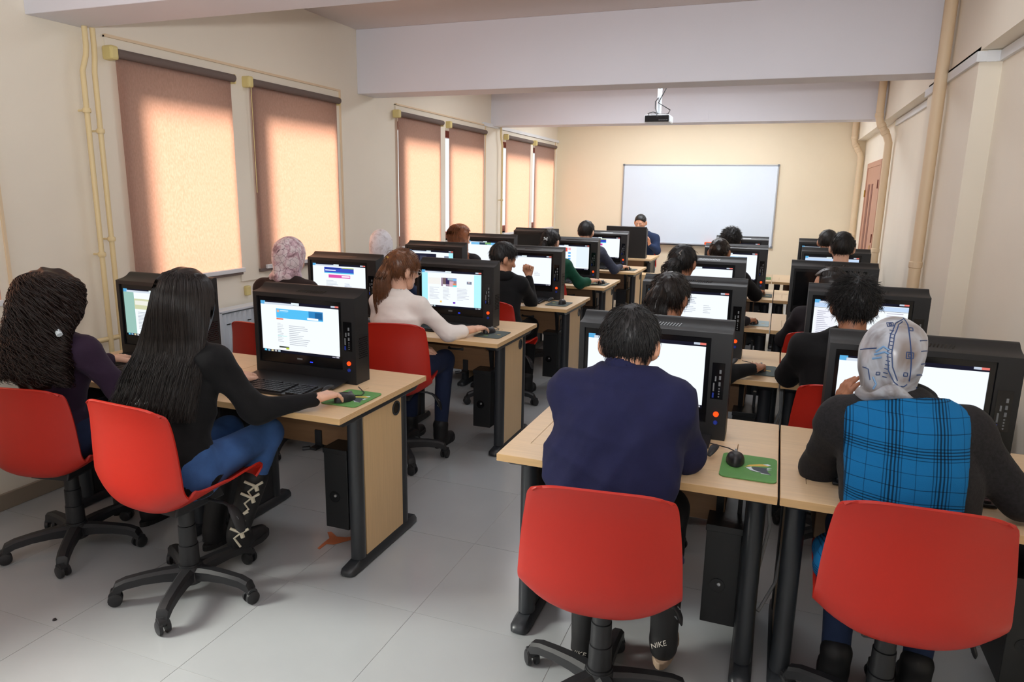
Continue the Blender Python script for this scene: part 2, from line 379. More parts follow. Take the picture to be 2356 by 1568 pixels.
drain([(.875, 11.36, ZC), (.875, 11.36, 2.42), (.89, 11.36, 2.36), (.965, 11.36, 2.23), (.985, 11.36, 2.17), (.985, 11.36, 0)], .04, 'beige drainpipe with an elbow in the far corner of the back wall', [((.875, 11.36, 2.44), (0,0,1)), ((.905, 11.36, 2.335), (.1,0,-.17)), ((.945, 11.36, 2.265), (.1,0,-.17)), ((.985, 11.36, 1.1), (0,0,1))])
# white cable duct
d = MB(); zt, zb_ = 2.398, 2.345
d.box(XR-.02, YR, zb_, XR+.01, 4.638, zt).box(XB-.018, 4.638, zb_, XR+.01, 4.658, zt).box(XB-.018, 4.658, zb_, XB-.001, 6.135, zt).box(XB-.018, 6.135, zb_, XR+.01, 6.155, zt).box(XR-.02, 6.155, zb_, XR+.01, 8.46, zt)
e = tag(obj('cable_duct', d, Mt['duct'], recalc=False), 'white cable duct running along the right wall under the beam', 'duct')
obj('duct_joint', MB().box(XB+.03, 4.636, zb_-.002, XB+.075, 4.645, zt+.002), Mt['duct'], e)
# door
e = struct(empty('door_1', (XR, 9.12, 0)))
w = 1.45
obj('door_frame', MB().box(-.03, 0, 0, .0, .07, 2.05).box(-.03, w-.07, 0, .0, w, 2.05).box(-.03, .07, 1.985, .0, w-.07, 2.05), Mt['door'], e, bevel=.004)
lf = obj('door_leaf', MB().box(-.022, .07, .01, -.002, w-.07, 1.985), Mt['door'], e)
obj('recessed_panel', MB().box(-.0245, .62, .2, -.022, .78, 1.78), Mt['doorD'], lf)
obj('recessed_panel', MB().box(-.0245, .95, .2, -.022, 1.15, 1.78), Mt['doorD'], lf)
for z in (.5, 1.1, 1.72): obj('hinge', MB().tube([(-.034, .075, z), (-.034, .075, z+.1)], .008, 8), Mt['doorD'], e)
for z in (.45, 1.62): obj('hinge', MB().tube([(-.034, w-.07, z), (-.034, w-.07, z+.09)], .008, 8), Mt['brass'], e)
obj('door_handle', MB().box(-.028, .24, .88, -.02, .28, 1.06).tube([(-.028, .26, 1.0), (-.07, .26, 1.0), (-.07, .38, 1.0)], .009, 8), Mt['brass'], e)
# projector hanging behind beam three
e = empty('projector', (-1.205, 7.2, 2.29)); tag(e, 'small black and white ceiling projector hanging below the second beam', 'projector')
obj('body', MB().box(-.125, -.1, 0, .125, .12, .075), Mt['pjw'], e, bevel=.015)
obj('back_panel', MB().box(-.115, -.108, .008, .115, -.099, .07), Mt['off'], e, bevel=.004)
for i in range(5): obj('port', MB().box(.02+i*.018, -.111, .02, .032+i*.018, -.107, .03), Mt['port'], e)
obj('ceiling_pole', MB().tube([(0, 0, .09), (0, 0, .66)], .022, 14), Mt['pjw'], e)
obj('mount_plate', MB().box(-.07, -.05, .075, .07, .06, .09).box(-.01, -.01, .08, .01, .01, .16), Mt['silver'], e)
for pts in ([(.07, .0, .35), (.03, -.03, .26), (-.005, -.03, .19), (.05, -.04, .16), (.115, -.05, .12), (.10, -.06, .085), (.03, -.1, .06), (0, -.108, .05)],
            [(-.01, -.02, .24), (-.035, -.03, .2), (-.03, -.04, .14), (-.01, -.06, .1), (0, -.108, .06)],
            [(-.07, -.108, .06), (-.085, -.12, .085), (-.04, -.1, .1), (0, -.04, .09)]):
    obj('cable', MB().tube(pts, .005, 7), Mt['cable'], e)
tag(obj('ceiling_hatch', MB().box(-1.02, 8.574, 2.45, -.87, 8.5805, 2.56), Mt['beam']), 'faint square cover plate on the beam behind the projector', 'plate')
# ------------------------------------------------------------------ furniture prototypes
DH, TH, DD = .74, .026, .725
def make_desk(Wd, side):
    """side: +1 wood infill faces right on the right leg (left block), -1 wood on left leg"""
    root = empty('computer_desk')
    # tabletop with a cut-out for the flip-up lid
    lx0, lx1, ly0, ly1 = .075, Wd-.135, .14, .43
    P = lambda z: [(0,0,z),(Wd,0,z),(Wd,DD,z),(0,DD,z),(lx0,ly0,z),(lx1,ly0,z),(lx1,ly1,z),(lx0,ly1,z)]
    t = MB(); vs = P(DH)+P(DH-TH)
    fs = [(0,1,5,4),(1,2,6,5),(2,3,7,6),(3,0,4,7)]
    fs += [tuple(8+i for i in reversed(f)) for f in fs[:4]]
    fs += [(8,9,1,0),(9,10,2,1),(10,11,3,2),(11,8,0,3),(4,5,13,12),(5,6,14,13),(6,7,15,14),(7,4,12,15)]
    t.add(vs, fs)
    obj('tabletop', t, Mt['wood'], root, bevel=.002)
    obj('lid_panel', MB().box(lx0+.0015, ly0+.001, DH-TH, lx1-.003, ly1, DH-.0006), Mt['wood'], root)
    for x in (-.0006, Wd-.0012):
        for i in range(4): obj('edge_ridge', MB().box(x, .0, DH-TH+.002+i*.0062, x+.0018, DD, DH-TH+.0055+i*.0062), Mt['woodE'], root)
    obj('front_edge_band', MB().box(.001, -.0012, DH-TH+.0005, Wd-.001, .0004, DH-.001), Mt['woodE'], root)
    for k, x in ((-1, .02), (1, Wd-.02-.075)):
        lm = MB(); xc = x+.0375; yf, yr = .19, .565
        z0, z1 = .045, DH-TH-.03
        def oval(yc, rx, ry): return [(xc+rx*math.cos(a*PI/8), yc+ry*math.sin(a*PI/8)) for a in range(16)]
        lm.prism(oval(yf, .032, .035), z0, z1, 'z', 0, True).prism(oval(yr, .032, .03), z0, z1, 'z', 0, True)
        leg = obj('leg', lm, Mt['legm'], root)
        rail = MB().prism([(.03, DH-TH), (.70, DH-TH), (.70, DH-TH-.012), (.66, DH-TH-.032), (.10, DH-TH-.032), (.06, DH-TH-.03), (.03, DH-TH-.012)], xc-.033, xc+.033, 'x')
        obj('top_rail', rail, Mt['legm'], leg, bevel=.003)
        wood = (k == side)
        if wood:
            px = xc+k*.012
            obj('infill_panel', MB().box(min(px, px+k*.012), yf+.03, z0, max(px, px+k*.012), yr-.028, z1), Mt['woodP'], leg)
            gx = px+k*.012
            obj('cable_grommet', MB().lathe([(.026, 0), (.034, 0), (.034, k*.004), (.026, k*.004), (.024, k*-.010)], (gx, yr-.075, .64), 18, axis='x').disc((gx+k*.0012, yr-.075, .64), .027, 18, 1, 'x'), [Mt['legm'], Mt['off']], leg, recalc=False)
            obj('inner_panel', MB().box(xc-.02 if k > 0 else xc+.004, yf+.03, z0, xc-.004 if k > 0 else xc+.02, yr-.028, z1), Mt['blk'], leg)
        else:
            obj('infill_panel', MB().box(xc-.018, yf+.03, z0, xc+.018, yr-.028, z1), Mt['blk'], leg)
        # foot: low rounded beam
        n = 8
        def fsec(y, h, wv): return [(xc-wv, y, .006), (xc-wv, y, h*.6), (xc-wv*.62, y, h), (xc+wv*.62, y, h), (xc+wv, y, h*.6), (xc+wv, y, .006)]
        secs = [(.085, .018, .016), (.092, .026, .028), (.11, .036, .036), (.16, .043, .037), (.45, .047, .037), (.6, .045, .037), (.655, .04, .034), (.665, .034, .028)]
        fm = MB(); fv = []
        for sct in secs: fv += fsec(*sct)
        ff = [(i*6+j, i*6+(j+1)%6, (i+1)*6+(j+1)%6, (i+1)*6+j) for i in range(len(secs)-1) for j in range(6)]
        ff += [tuple(range(6)), tuple((len(secs)-1)*6+j for j in reversed(range(6)))]
        fm.add(fv, ff, 0, True)
        obj('foot', fm, Mt['legm'], leg)
        gl = MB()
        for y in (.13, .62): gl.lathe([(.016, 0), (.016, .008)], (xc, y, 0), 10).disc((xc, y, 0), .016, 10, 0, 'z')
        obj('glide', gl, Mt['off'], leg)
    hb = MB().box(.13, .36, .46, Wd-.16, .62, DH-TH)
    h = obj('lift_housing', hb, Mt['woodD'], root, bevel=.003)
    obj('pull_handle', MB().tube([(Wd*.5-.05, .36, .60), (Wd*.5-.03, .342, .60), (Wd*.5+.03, .342, .60), (Wd*.5+.05, .36, .60)], [.011, .006, .006, .011], 8), Mt['plast'], h)
    obj('bracket_hook', MB().box(Wd*.56, .352, .455, Wd*.56+.035, .362, .53).box(Wd*.56, .31, .448, Wd*.56+.035, .362, .458).tube([(Wd*.56+.0, .315, .455), (Wd*.56-.03, .30, .452)], .010, 8), Mt['plast'], h)
    obj('support_bracket', MB().prism([(.30, DH-TH), (.36, DH-TH), (.36, .50), (.35, .50), (.33, .60), (.30, .68)], Wd-.19, Wd-.165, 'x'), Mt['blk'], root)
    return root

CW, CHh = .56, .43
def make_case():
    root = empty('flip_up_monitor')
    prof = [(0, 0), (0, .397), (.012, .4), (.03, .402), (.05, .407), (.07, .416), (.082, .426), (.09, .431), (.104, .431), (.11, .426), (.11, 0)]
    rx0, rx1, rz0, rz1 = .02, CW-.072, .062, .378
    c = MB(); n = len(prof)
    vs = [(0, p[0], p[1]) for p in prof]+[(CW, p[0], p[1]) for p in prof]
    fs = [(i, i+1, n+i+1, n+i) for i in range(1, n-1)]+[(n-1, 0, n, 2*n-1)]
    c.add(vs, fs, 0, True)
    c.add([(0, p[0], p[1]) for p in prof], [tuple(range(n))]); c.add([(CW, p[0], p[1]) for p in prof], [tuple(reversed(range(n)))])
    # front face as a ring round the recess + recess walls
    o = [(0,0,0),(CW,0,0),(CW,0,.397),(0,0,.397),(rx0,0,rz0),(rx1,0,rz0),(rx1,0,rz1),(rx0,0,rz1),(rx0,.018,rz0),(rx1,.018,rz0),(rx1,.018,rz1),(rx0,.018,rz1)]
    c.add(o, [(0,1,5,4),(1,2,6,5),(2,3,7,6),(3,0,4,7),(4,5,9,8),(5,6,10,9),(6,7,11,10),(7,4,8,11)])
    obj('case', c, Mt['case'], root)
    vm = MB()
    for i in range(14):
        y = .036; z = .404
        vm.add([(.22+i*.011, y, z), (.224+i*.011, y, z), (.232+i*.011, y+.022, z+.0085), (.228+i*.011, y+.022, z+.0085)], [(0, 1, 2, 3)])
    obj('vent_slots', vm, Mt['off'], root, recalc=False)
    sv = MB()
    for i in range(8):
        for j in range(10): sv.disc((CW+.0006, .028+i*.009+(j % 2)*.0045, .12+j*.010), .003, 6, 0, 'x')
    obj('side_perforations', sv, Mt['off'], root, recalc=False)
    bz = MB(); sx0, sx1, sz0, sz1 = .034, CW-.09, .11, .356
    def ring(y):
        return [(rx0+.002,y,rz0+.002),(rx1-.002,y,rz0+.002),(rx1-.002,y,rz1-.002),(rx0+.002,y,rz1-.002),(sx0,y,sz0),(sx1,y,sz0),(sx1,y,sz1),(sx0,y,sz1)]
    a = ring(.008)
    bz.add(a+[(p[0], .012, p[2]) for p in a[4:]]+[(p[0], .018, p[2]) for p in a[:4]], [(0,1,5,4),(1,2,6,5),(2,3,7,6),(3,0,4,7),(4,5,9,8),(5,6,10,9),(6,7,11,10),(7,4,8,11),(0,1,13,12),(1,2,14,13),(2,3,15,14),(3,0,12,15)])
    bo = obj('bezel', bz, Mt['bez'], root)
    obj('badge', MB().box(.232, .0068, .086, .262, .008, .094), Mt['port'], bo, bevel=.002)
    obj('power_led', MB().box(.305, .0065, .078, .319, .008, .083), Mt['ledB'], bo)
    pp = MB().box(CW-.062, -.0015, .155, CW-.018, .001, .29)
    po = obj('port_panel', pp, Mt['off'], root)
    m = MB()
    for i in range(3): m.box(CW-.036, -.004, .205+i*.023, CW-.029, -.001, .219+i*.023)
    for i in range(4): m.disc((CW-.033, -.0022, .195-i*.010), .003, 8)
    m.box(CW-.055, -.004, .184, CW-.05, -.001, .215); m.box(CW-.05, -.004, .222, CW-.045, -.001, .24)
    obj('socket', m, Mt['port'], po)
    obj('video_socket', MB().box(CW-.056, -.004, .16, CW-.05, -.001, .178), Mt['btnB'], po)
    obj('power_button', MB().lathe([(0, -.007), (.007, -.007), (.0095, -.004), (.010, .001)], (CW-.037, 0, .098), 16, axis='y'), Mt['ledR'], root)
    obj('blue_button', MB().lathe([(0, -.006), (.006, -.006), (.008, -.003), (.0085, .001)], (CW-.037, 0, .066), 16, axis='y'), Mt['btnB'], root)
    cp = MB().prism([(-.118, .004), (-.002, .012), (-.002, .018), (-.118, .010)], .012, CW-.045, 'x')
    obj('keyboard_cover', cp, Mt['case'], root, bevel=.002)
    hp = [(CW-.035+.02*math.sin(t*.9), -.22+.045*t, .008+.03*math.sin(t*1.2+.3)) for t in np.linspace(0, 1.4, 7)]
    obj('corner_handle', MB().tube(hp, [.006, .011, .014, .015, .014, .011, .006], 10, flat=.55), Mt['plast'], root)
    return root
SCR = (.034, CW-.09, .11, .356)
EM = {}
def em(rgb, s=1.0):
    k = (rgb, s)
    if k not in EM: EM[k] = glow('screen_%02x%02x%02x' % rgb, rgb, s)
    return EM[k]
WHT = (240, 247, 255)
def screen_mesh(items, base=WHT, s=.94, dark=True):
    """items: (u0,v0,u1,v1,rgb) in 0..1, v measured from the top"""
    x0, x1, z0, z1 = SCR; b = MB(); mats = []; mi = {}
    def idx(c):
        if c not in mi: mi[c] = len(mats); mats.append(em(c, s))
        return mi[c]
    def q(u0, v0, u1, v1, c, y):
        X0, X1 = x0+u0*(x1-x0), x0+u1*(x1-x0); Z0, Z1 = z1-v0*(z1-z0), z1-v1*(z1-z0)
        b.add([(X0, y, Z1), (X1, y, Z1), (X1, y, Z0), (X0, y, Z0)], [(0, 1, 2, 3)], idx(c))
    q(0, 0, 1, 1, base, .0118)
    its = list(items)
    if dark:
        its = [(0, 0, 1, .06, (26, 26, 40)), (0, .0, .06, .07, (90, 170, 220)), (.05, .03, .42, .07, (205, 215, 228)), (.40, .01, .5, .055, (222, 236, 240)), (.9, .0, .95, .035, (190, 200, 215)), (.95, .0, 1, .035, (225, 120, 110)),
               (0, .95, 1, 1, (22, 22, 34))]+[(.02+.045*i, .955, .05+.045*i, .99, c) for i, c in enumerate(((90, 190, 220), (130, 170, 200), (210, 200, 160), (180, 180, 180), (170, 190, 200)))]+[(.9, .965, .94, .985, (150, 150, 165)), (.95, .96, .985, .985, (190, 190, 200))]+its
    for k, (u0, v0, u1, v1, c) in enumerate(its): q(u0, v0, u1, v1, c, .0118-.00004*(k+1))
    return b, mats
def lines(u0, v0, u1, v1, n, c=(205, 212, 224), seed=0):
    c = tuple(int(q*.84) for q in c); r = random.Random(seed+n); return [(u0, v0+(v1-v0)*i/n, u0+(u1-u0)*r.uniform(.4, 1), v0+(v1-v0)*(i+.3)/n, c) for i in range(n)]
BLUE, CY, MAG = (60, 80, 190), (80, 185, 235), (214, 70, 160)
SC = {
 'journal': [(.2, .14, .8, .32, (85, 188, 240)), (.62, .14, .8, .3, (50, 130, 190)), (.7, .16, .79, .28, (36, 96, 150)), (.6, .27, .74, .31, (250, 252, 255)), (.2, .325, .29, .35, (235, 110, 80)), (.21, .16, .24, .21, (225, 170, 150)), (.25, .165, .36, .18, (205, 235, 250)), (.25, .195, .35, .2, (190, 228, 248)),
   (.22, .87, .35, .9, (70, 78, 70)), (.22, .9, .31, .925, (252, 252, 252)), (.31, .89, .35, .925, (180, 200, 70)), (.2, .935, .8, .94, (240, 215, 190))]+lines(.36, .45, .66, .85, 11, (214, 218, 226), 1)+lines(.21, .42, .3, .8, 12, (222, 226, 232), 2)+[(.21, .66, .33, .675, (190, 232, 228))],
 'banner': [(.22, .1, .78, .26, BLUE), (.22, .24, .78, .27, (70, 180, 225)), (.24, .12, .52, .145, (30, 50, 110)), (.24, .17, .44, .2, (235, 240, 250)), (.55, .1, .78, .125, (170, 190, 90)), (.3, .31, .71, .40, (216, 80, 165)), (.55, .33, .7, .375, (250, 235, 245))]+lines(.25, .48, .5, .85, 10, (208, 216, 230), 3)+lines(.6, .55, .74, .8, 7, (190, 200, 238), 4),
 'cyan': [(0, .07, .1, .95, (170, 236, 245)), (.88, .07, 1, .95, (180, 240, 250)), (.11, .2, .32, .38, (238, 236, 232)), (.33, .19, .59, .42, (150, 130, 150)), (.36, .19, .41, .42, (110, 90, 92)), (.41, .2, .47, .36, (56, 44, 86)), (.44, .2, .55, .25, (165, 185, 195)), (.47, .28, .54, .42, (214, 176, 190)), (.53, .2, .59, .26, (130, 180, 230)), (.53, .33, .58, .38, (222, 140, 100)), (.53, .38, .59, .42, (90, 220, 225)), (.36, .37, .41, .42, (240, 242, 250)),
   (.76, .26, .84, .33, (120, 130, 150)), (.78, .27, .81, .3, (200, 180, 180)), (.31, .82, .34, .87, (245, 200, 110)), (.53, .83, .57, .88, (110, 60, 180))]+lines(.13, .46, .3, .8, 10, (222, 224, 236), 5)+lines(.36, .46, .52, .8, 10, (222, 224, 236), 6)+lines(.6, .46, .85, .8, 9, (222, 224, 240), 7),
 'olive': [(0, .07, .16, .95, (150, 190, 180)), (.16, .2, .9, .42, (205, 208, 170)), (.17, .24, .42, .33, (232, 232, 222)), (.55, .18, .7, .42, (90, 70, 80)), (.6, .2, .66, .36, (200, 170, 175)), (.4, .88, .46, .92, (235, 180, 90))]+lines(.2, .48, .5, .85, 12, (190, 196, 206), 8)+lines(.55, .48, .85, .85, 12, (196, 200, 210), 9),
 'dark': [(.1, .12, .62, .6, (34, 34, 52)), (.25, .2, .4, .6, (60, 62, 80)), (.8, .18, .9, .27, (120, 130, 150)), (.9, .07, 1, .95, (170, 236, 245))],
 'photo': [(.08, .06, .9, .16, (120, 190, 235)), (.3, .06, .5, .16, (40, 60, 80)), (.45, .06, .6, .14, (120, 170, 110)), (.63, .62, .68, .7, (120, 70, 170))],
 'social': [(.12, .12, .48, .28, (222, 90, 70)), (.2, .14, .3, .24, (70, 150, 90)), (.34, .15, .44, .27, (80, 130, 220)), (.5, .12, .56, .22, (235, 170, 180)), (.7, .06, .98, .9, (226, 238, 252))]+[(.5, .3+.12*i, .56, .37+.12*i, (90, 170, 235)) for i in range(5)],
 'blank': lines(.66, .55, .8, .7, 3, (225, 228, 235), 10),
 'pages': lines(.42, .14, .62, .5, 9, (206, 212, 226), 11)+lines(.7, .3, .8, .5, 5, (226, 230, 238), 12),
 'banner2': [(.3, .1, .62, .26, (50, 70, 180)), (.3, .24, .62, .28, (70, 175, 225)), (.42, .085, .62, .115, (190, 200, 90)), (.3, .31, .52, .4, (205, 60, 150)), (.36, .33, .46, .35, (240, 180, 215))]+lines(.4, .45, .6, .75, 8, (196, 202, 214), 13),
 'mail': [(.0, .07, 1, .16, (190, 212, 240)), (.02, .2, .24, .9, (236, 238, 248)), (.0, .165, 1, .172, (40, 44, 60))]+lines(.04, .24, .2, .9, 16, (205, 205, 225), 14)+lines(.78, .2, .96, .6, 8, (220, 214, 230), 15),
}
def make_keyboard():
    root = empty('keyboard')
    obj('tray', MB().prism([(-.075, 0), (.075, 0), (.075, .016), (-.075, .010)], 0, .44, 'x'), Mt['kbd'], root, bevel=.003)
    k = MB()
    for r in range(6):
        y = -.064+r*.0215; z = .0105+(y+.075)*.04
        c = 0
        while c < 20:
            w = 1
            if r == 0 and c == 4: w = 6
            if not ((c == 15) or (r == 5 and c in (1, 6, 11))):
                x = .012+c*.0208
                k.box(x, y, z, x+.0178+(w-1)*.0208, y+.017, z+.006)
            c += w
    o = obj('keys', k, Mt['key'], root); o['kind'] = 'stuff'
    obj('blue_light', MB().box(.395, .058, .0155, .418, .068, .0172), Mt['ledB'], root)
    return root
def make_tower():
    root = empty('computer_tower')
    obj('steel_box', MB().box(0, 0, 0, .118, .36, .37), Mt['blk'], root, bevel=.002)
    obj('lid', MB().box(-.003, -.004, .352, .121, .363, .376), Mt['blk'], root, bevel=.002)
    obj('side_tray', MB().box(.118, .0, .02, .1195, .34, .33), Mt['blk'], root)
    l = obj('lock_recess', MB().lathe([(.026, -.001), (.026, .0), (.022, .001)], (.05, -.0005, .15), 20, axis='y').disc((.05, -.0008, .15), .025, 20), Mt['off'], root, recalc=False)
    obj('lock', MB().lathe([(0, -.007), (.006, -.006), (.007, 0)], (.055, 0, .156), 12, axis='y'), Mt['silver'], l)
    obj('hanger', MB().box(.01, .12, .372, .025, .15, .46).box(.093, .12, .372, .108, .15, .46), Mt['blk'], root)
    return root
def make_pad(mt, fancy):
    root = empty('mouse_pad')
    w, d, r = .175, .22, .02; poly = []
    for (cx, cy, a0) in ((w-r, r, -90), (w-r, d-r, 0), (r, d-r, 90), (r, r, 180)):
        for i in range(5): a = math.radians(a0+i*22.5); poly.append((cx+r*math.cos(a), cy+r*math.sin(a)))
    obj('mat', MB().prism(poly, 0, .0032, 'z', 0), Mt[mt], root)
    obj('rubber_base', MB().prism([(x*.998+.0002, y*.998+.0002) for x, y in poly], -.0004, .0012, 'z', 0), Mt['off'], root)
    b = MB(); z = .0036
    def blob(pts, m): b.add([(x*.86, y+(.03 if fancy else .02), z+m*.0001) for x, y in pts], [tuple(range(len(pts)))], m)
    if fancy:
        blob([(.10, .06), (.115, .045), (.15, .04), (.185, .03), (.17, .06), (.172, .085), (.15, .09), (.12, .085)], 0)
        blob([(.085, .075), (.11, .088), (.15, .10), (.17, .105), (.178, .118), (.165, .124), (.14, .118), (.105, .1)], 1)
        blob([(.092, .07), (.112, .085), (.112, .074), (.122, .056), (.15, .044), (.135, .044), (.11, .052)], 2)
        blob([(.152, .118), (.17, .128), (.182, .118), (.172, .112)], 2); blob([(.166, .09), (.186, .094), (.17, .082)], 2); blob([(.166, .078), (.186, .08), (.17, .07)], 2)
        blob([(.145, .04), (.182, .034), (.15, .032)], 2)
    else:
        rr = random.Random(3)
        for i in range(9):
            x, y = rr.uniform(.03, .18), rr.uniform(.03, .14); s = rr.uniform(.006, .02)
            blob([(x-s, y-s*.3), (x+s, y-s*.4), (x+s*1.1, y+s*.3), (x-s*.6, y+s*.5)], i % 3)
    obj('print', b, [Mt['prK'], Mt['prY'], Mt['prW'] if fancy else Mt['prG']], root, recalc=False)
    return root
def make_mouse():
    root = empty('computer_mouse')
    def sh(u, v):
        a = 2*PI*u; t = v*PI/2
        rx, ry, rz = .030, .052, .034
        k = math.cos(t)**.55; zz = math.sin(t)**.9
        y = ry*k*math.sin(a); return (rx*k*math.cos(a)*(1-.12*abs(math.sin(a))), y, .002+rz*zz*(1-.25*(y/ry)))
    obj('shell', MB().grid(sh, 28, 10), Mt['key'], root, recalc=True)
    obj('wheel', MB().tube([(-.004, .028, .028), (.004, .028, .028)], .009, 12), Mt['port'], root)
    obj('cable', MB().tube([(0, .048, .012), (.002, .085, .006), (-.025, .12, .004), (-.07, .14, .004), (-.12, .16, .004)], .002, 6), Mt['cable'], root)
    return root
def make_chair():
    root = empty('swivel_chair')
    # shell profile: front lip -> seat -> rear bend -> back
    pr = [(.240, .434, .192), (.226, .446, .205), (.19, .452, .215), (.10, .447, .222), (0, .436, .226), (-.10, .424, .232), (-.165, .420, .236), (-.212, .443, .240), (-.236, .505, .241), (-.240, .58, .238), (-.238, .67, .231), (-.238, .755, .220), (-.246, .815, .210), (-.252, .838, .200)]
    P = np.array(pr); k = len(pr)
    tt = np.linspace(0, k-1, 44)
    # smooth interpolation
    def cr(col):
        out = []
        for t in tt:
            i = min(int(t), k-2); f = t-i; p0, p1, p2, p3 = P[max(i-1, 0), col], P[i, col], P[i+1, col], P[min(i+2, k-1), col]
            out.append(.5*((2*p1)+(-p0+p2)*f+(2*p0-5*p1+4*p2-p3)*f*f+(-p0+3*p1-3*p2+p3)*f**3))
        return np.array(out)
    Y, Z, HW = cr(0), cr(1), cr(2)
    def fn(u, v):
        j = int(round(v*43)); s = (u-.5)*2; q = j/43*(k-1)
        back = min(1, max(0, (q-3.8)/3.4)); top = max(0, (q-11.6)/1.4)
        w = HW[j]; e = abs(s)
        lift = .058*(e**2.4)*(1-back)*min(1, (q+.6)/2.5); wrap = .05*(e**2.2)*back*(1-.45*max(0, (q-9)/4))
        mid = 4*back*(1-back)*.35
        bend = max(0, 1-abs(q-6.2)/2.6); z = Z[j]+lift+bend*(.085*e**3.0)-.022*(e**6)*top-.010*(e**2)*top
        y = Y[j]+wrap+.0*mid
        if q < 1.2: y -= .045*(e**3)*(1.2-q)/1.2
        return (s*w*.97*(1-.03*(e**8)*top), y, z)
    sh = obj('seat_shell', MB().grid(fn, 24, 43), Mt['red'], root, recalc=False)
    md = sh.modifiers.new('thickness', 'SOLIDIFY'); md.thickness = .009; md.offset = 0
    bv = sh.modifiers.new('round', 'BEVEL'); bv.width = .003; bv.segments = 2; bv.limit_method = 'ANGLE'
    obj('mechanism', MB().prism([(-.12, .38), (.12, .38), (.10, .428), (-.10, .428)], -.09, .09, 'x').box(-.05, -.07, .355, .05, .07, .385), Mt['plast'], root, bevel=.006)
    lv = obj('lever', MB().tube([(.07, .04, .392), (.16, .05, .388), (.195, .05, .378)], .006, 8), Mt['plast'], root)
    obj('paddle', MB().tube([(.185, .05, .385), (.205, .05, .37), (.228, .05, .342), (.243, .05, .305), (.247, .05, .288)], [.01, .022, .029, .026, .012], 14, flat=.3), Mt['plast'], lv)
    mk = MB()
    for z0, sg in ((.352, 1), (.328, -1)):
        mk.add([(.222, .041, z0-.01), (.242, .041, z0-.01), (.232, .041, z0-.01+sg*.012)], [(0, 1, 2)])
    obj('arrow_mark', mk, Mt['port'], lv, recalc=False)
    col = MB().lathe([(.021, .36), (.029, .36), (.03, .29), (.027, .288), (.033, .287), (.034, .21), (.031, .208), (.037, .207), (.038, .13), (.035, .128), (.042, .127), (.046, .08)], n=22)
    obj('gas_column', col, Mt['plast'], root)
    hub = obj('star_base', MB().lathe([(0, .12), (.046, .12), (.052, .10), (.056, .06), (.045, .05), (0, .05)], n=22), Mt['plast'], root)
    for i in range(5):
        a = math.radians(i*72+10); ca, sa = math.cos(a), math.sin(a)
        rr = [.03, .10, .17, .235, .27, .283]; zz = [.092, .096, .094, .086, .072, .052]; hw = [.03, .026, .024, .023, .022, .020]; hh = [.026, .022, .019, .019, .02, .012]
        vs = []
        for r, z, w, h in zip(rr, zz, hw, hh):
            for (p, q) in ((-1, -1), (-1, .5), (-.55, 1), (.55, 1), (1, .5), (1, -1)): vs.append((r*ca-p*w*sa, r*sa+p*w*ca, z+q*h))
        fs = [(s*6+j, s*6+(j+1) % 6, (s+1)*6+(j+1) % 6, (s+1)*6+j) for s in range(5) for j in range(6)]+[tuple(range(6)), tuple(30+j for j in reversed(range(6)))]
        obj('base_arm', MB().add(vs, fs, 0, True), Mt['plast'], hub)
        cm = MB(); b = a+1.1+i*.7; cb, sb = math.cos(b), math.sin(b); c0 = Vector((.275*ca, .275*sa, 0))
        for sd in (-1, 1):
            p = c0+Vector((-sb*.008*sd, cb*.008*sd, .027)); q = c0+Vector((-sb*.024*sd, cb*.024*sd, .027))
            cm.tube([p, p+(q-p)*.8, q], [.027, .026, .019], 16)
        cm.tube([c0+Vector((cb*-.006, sb*-.006, .035)), c0+Vector((0, 0, .066))], .013, 10)
        cm.tube([c0+Vector((-sb*-.018, cb*-.018, .046)), c0+Vector((-sb*.018, cb*.018, .046))], .020, 12)
        obj('caster', cm, Mt['plast'], hub)
    return root

# ------------------------------------------------------------------ who sits where
LF = [2.205, 3.735, 5.11, 6.46, 7.905]; RF = [2.11, 3.50, 4.92, 6.385, 7.795]
LW, RW = .872, .905
LXR = [-1.538, -1.49, -1.472, -1.50, -1.485]            # right edge of left block
RXG = [.07, .067, -.001, .0, -.03]                         # gap between the two right-block desks
# key: (x of desk left edge, y front, width, x of monitor left edge)
ST = {}
for i in range(5):
    ST['L%db' % (i+1)] = [LXR[i]-LW, LF[i], LW, LXR[i]-.207-CW]
    ST['L%da' % (i+1)] = [LXR[i]-2*LW-.006, LF[i], LW, LXR[i]-.207-CW-.875]
    ST['R%da' % (i+1)] = [RXG[i]-RW-.004, RF[i], RW, RXG[i]-.19-CW]
    rw = RW if RXG[i]+.004+RW < XB-.06 or i in (0, 1) else .83
    ST['R%db' % (i+1)] = [RXG[i]+.004, RF[i], rw, RXG[i]+.125]
ST['R1b'][3] = .195; ST['R2b'][3] = .172; ST['R3b'][3] = .103; ST['R4b'][3] = .205; ST['R5b'][3] = .21
ST['R2a'][3] = -.695; ST['R3a'][3] = -.765; ST['R4a'][3] = -.64; ST['R5a'][3] = -.66
ST['L5b'][3] = -2.245; ST['L4b'][3] = -2.245; ST['L3b'][3] = -2.215
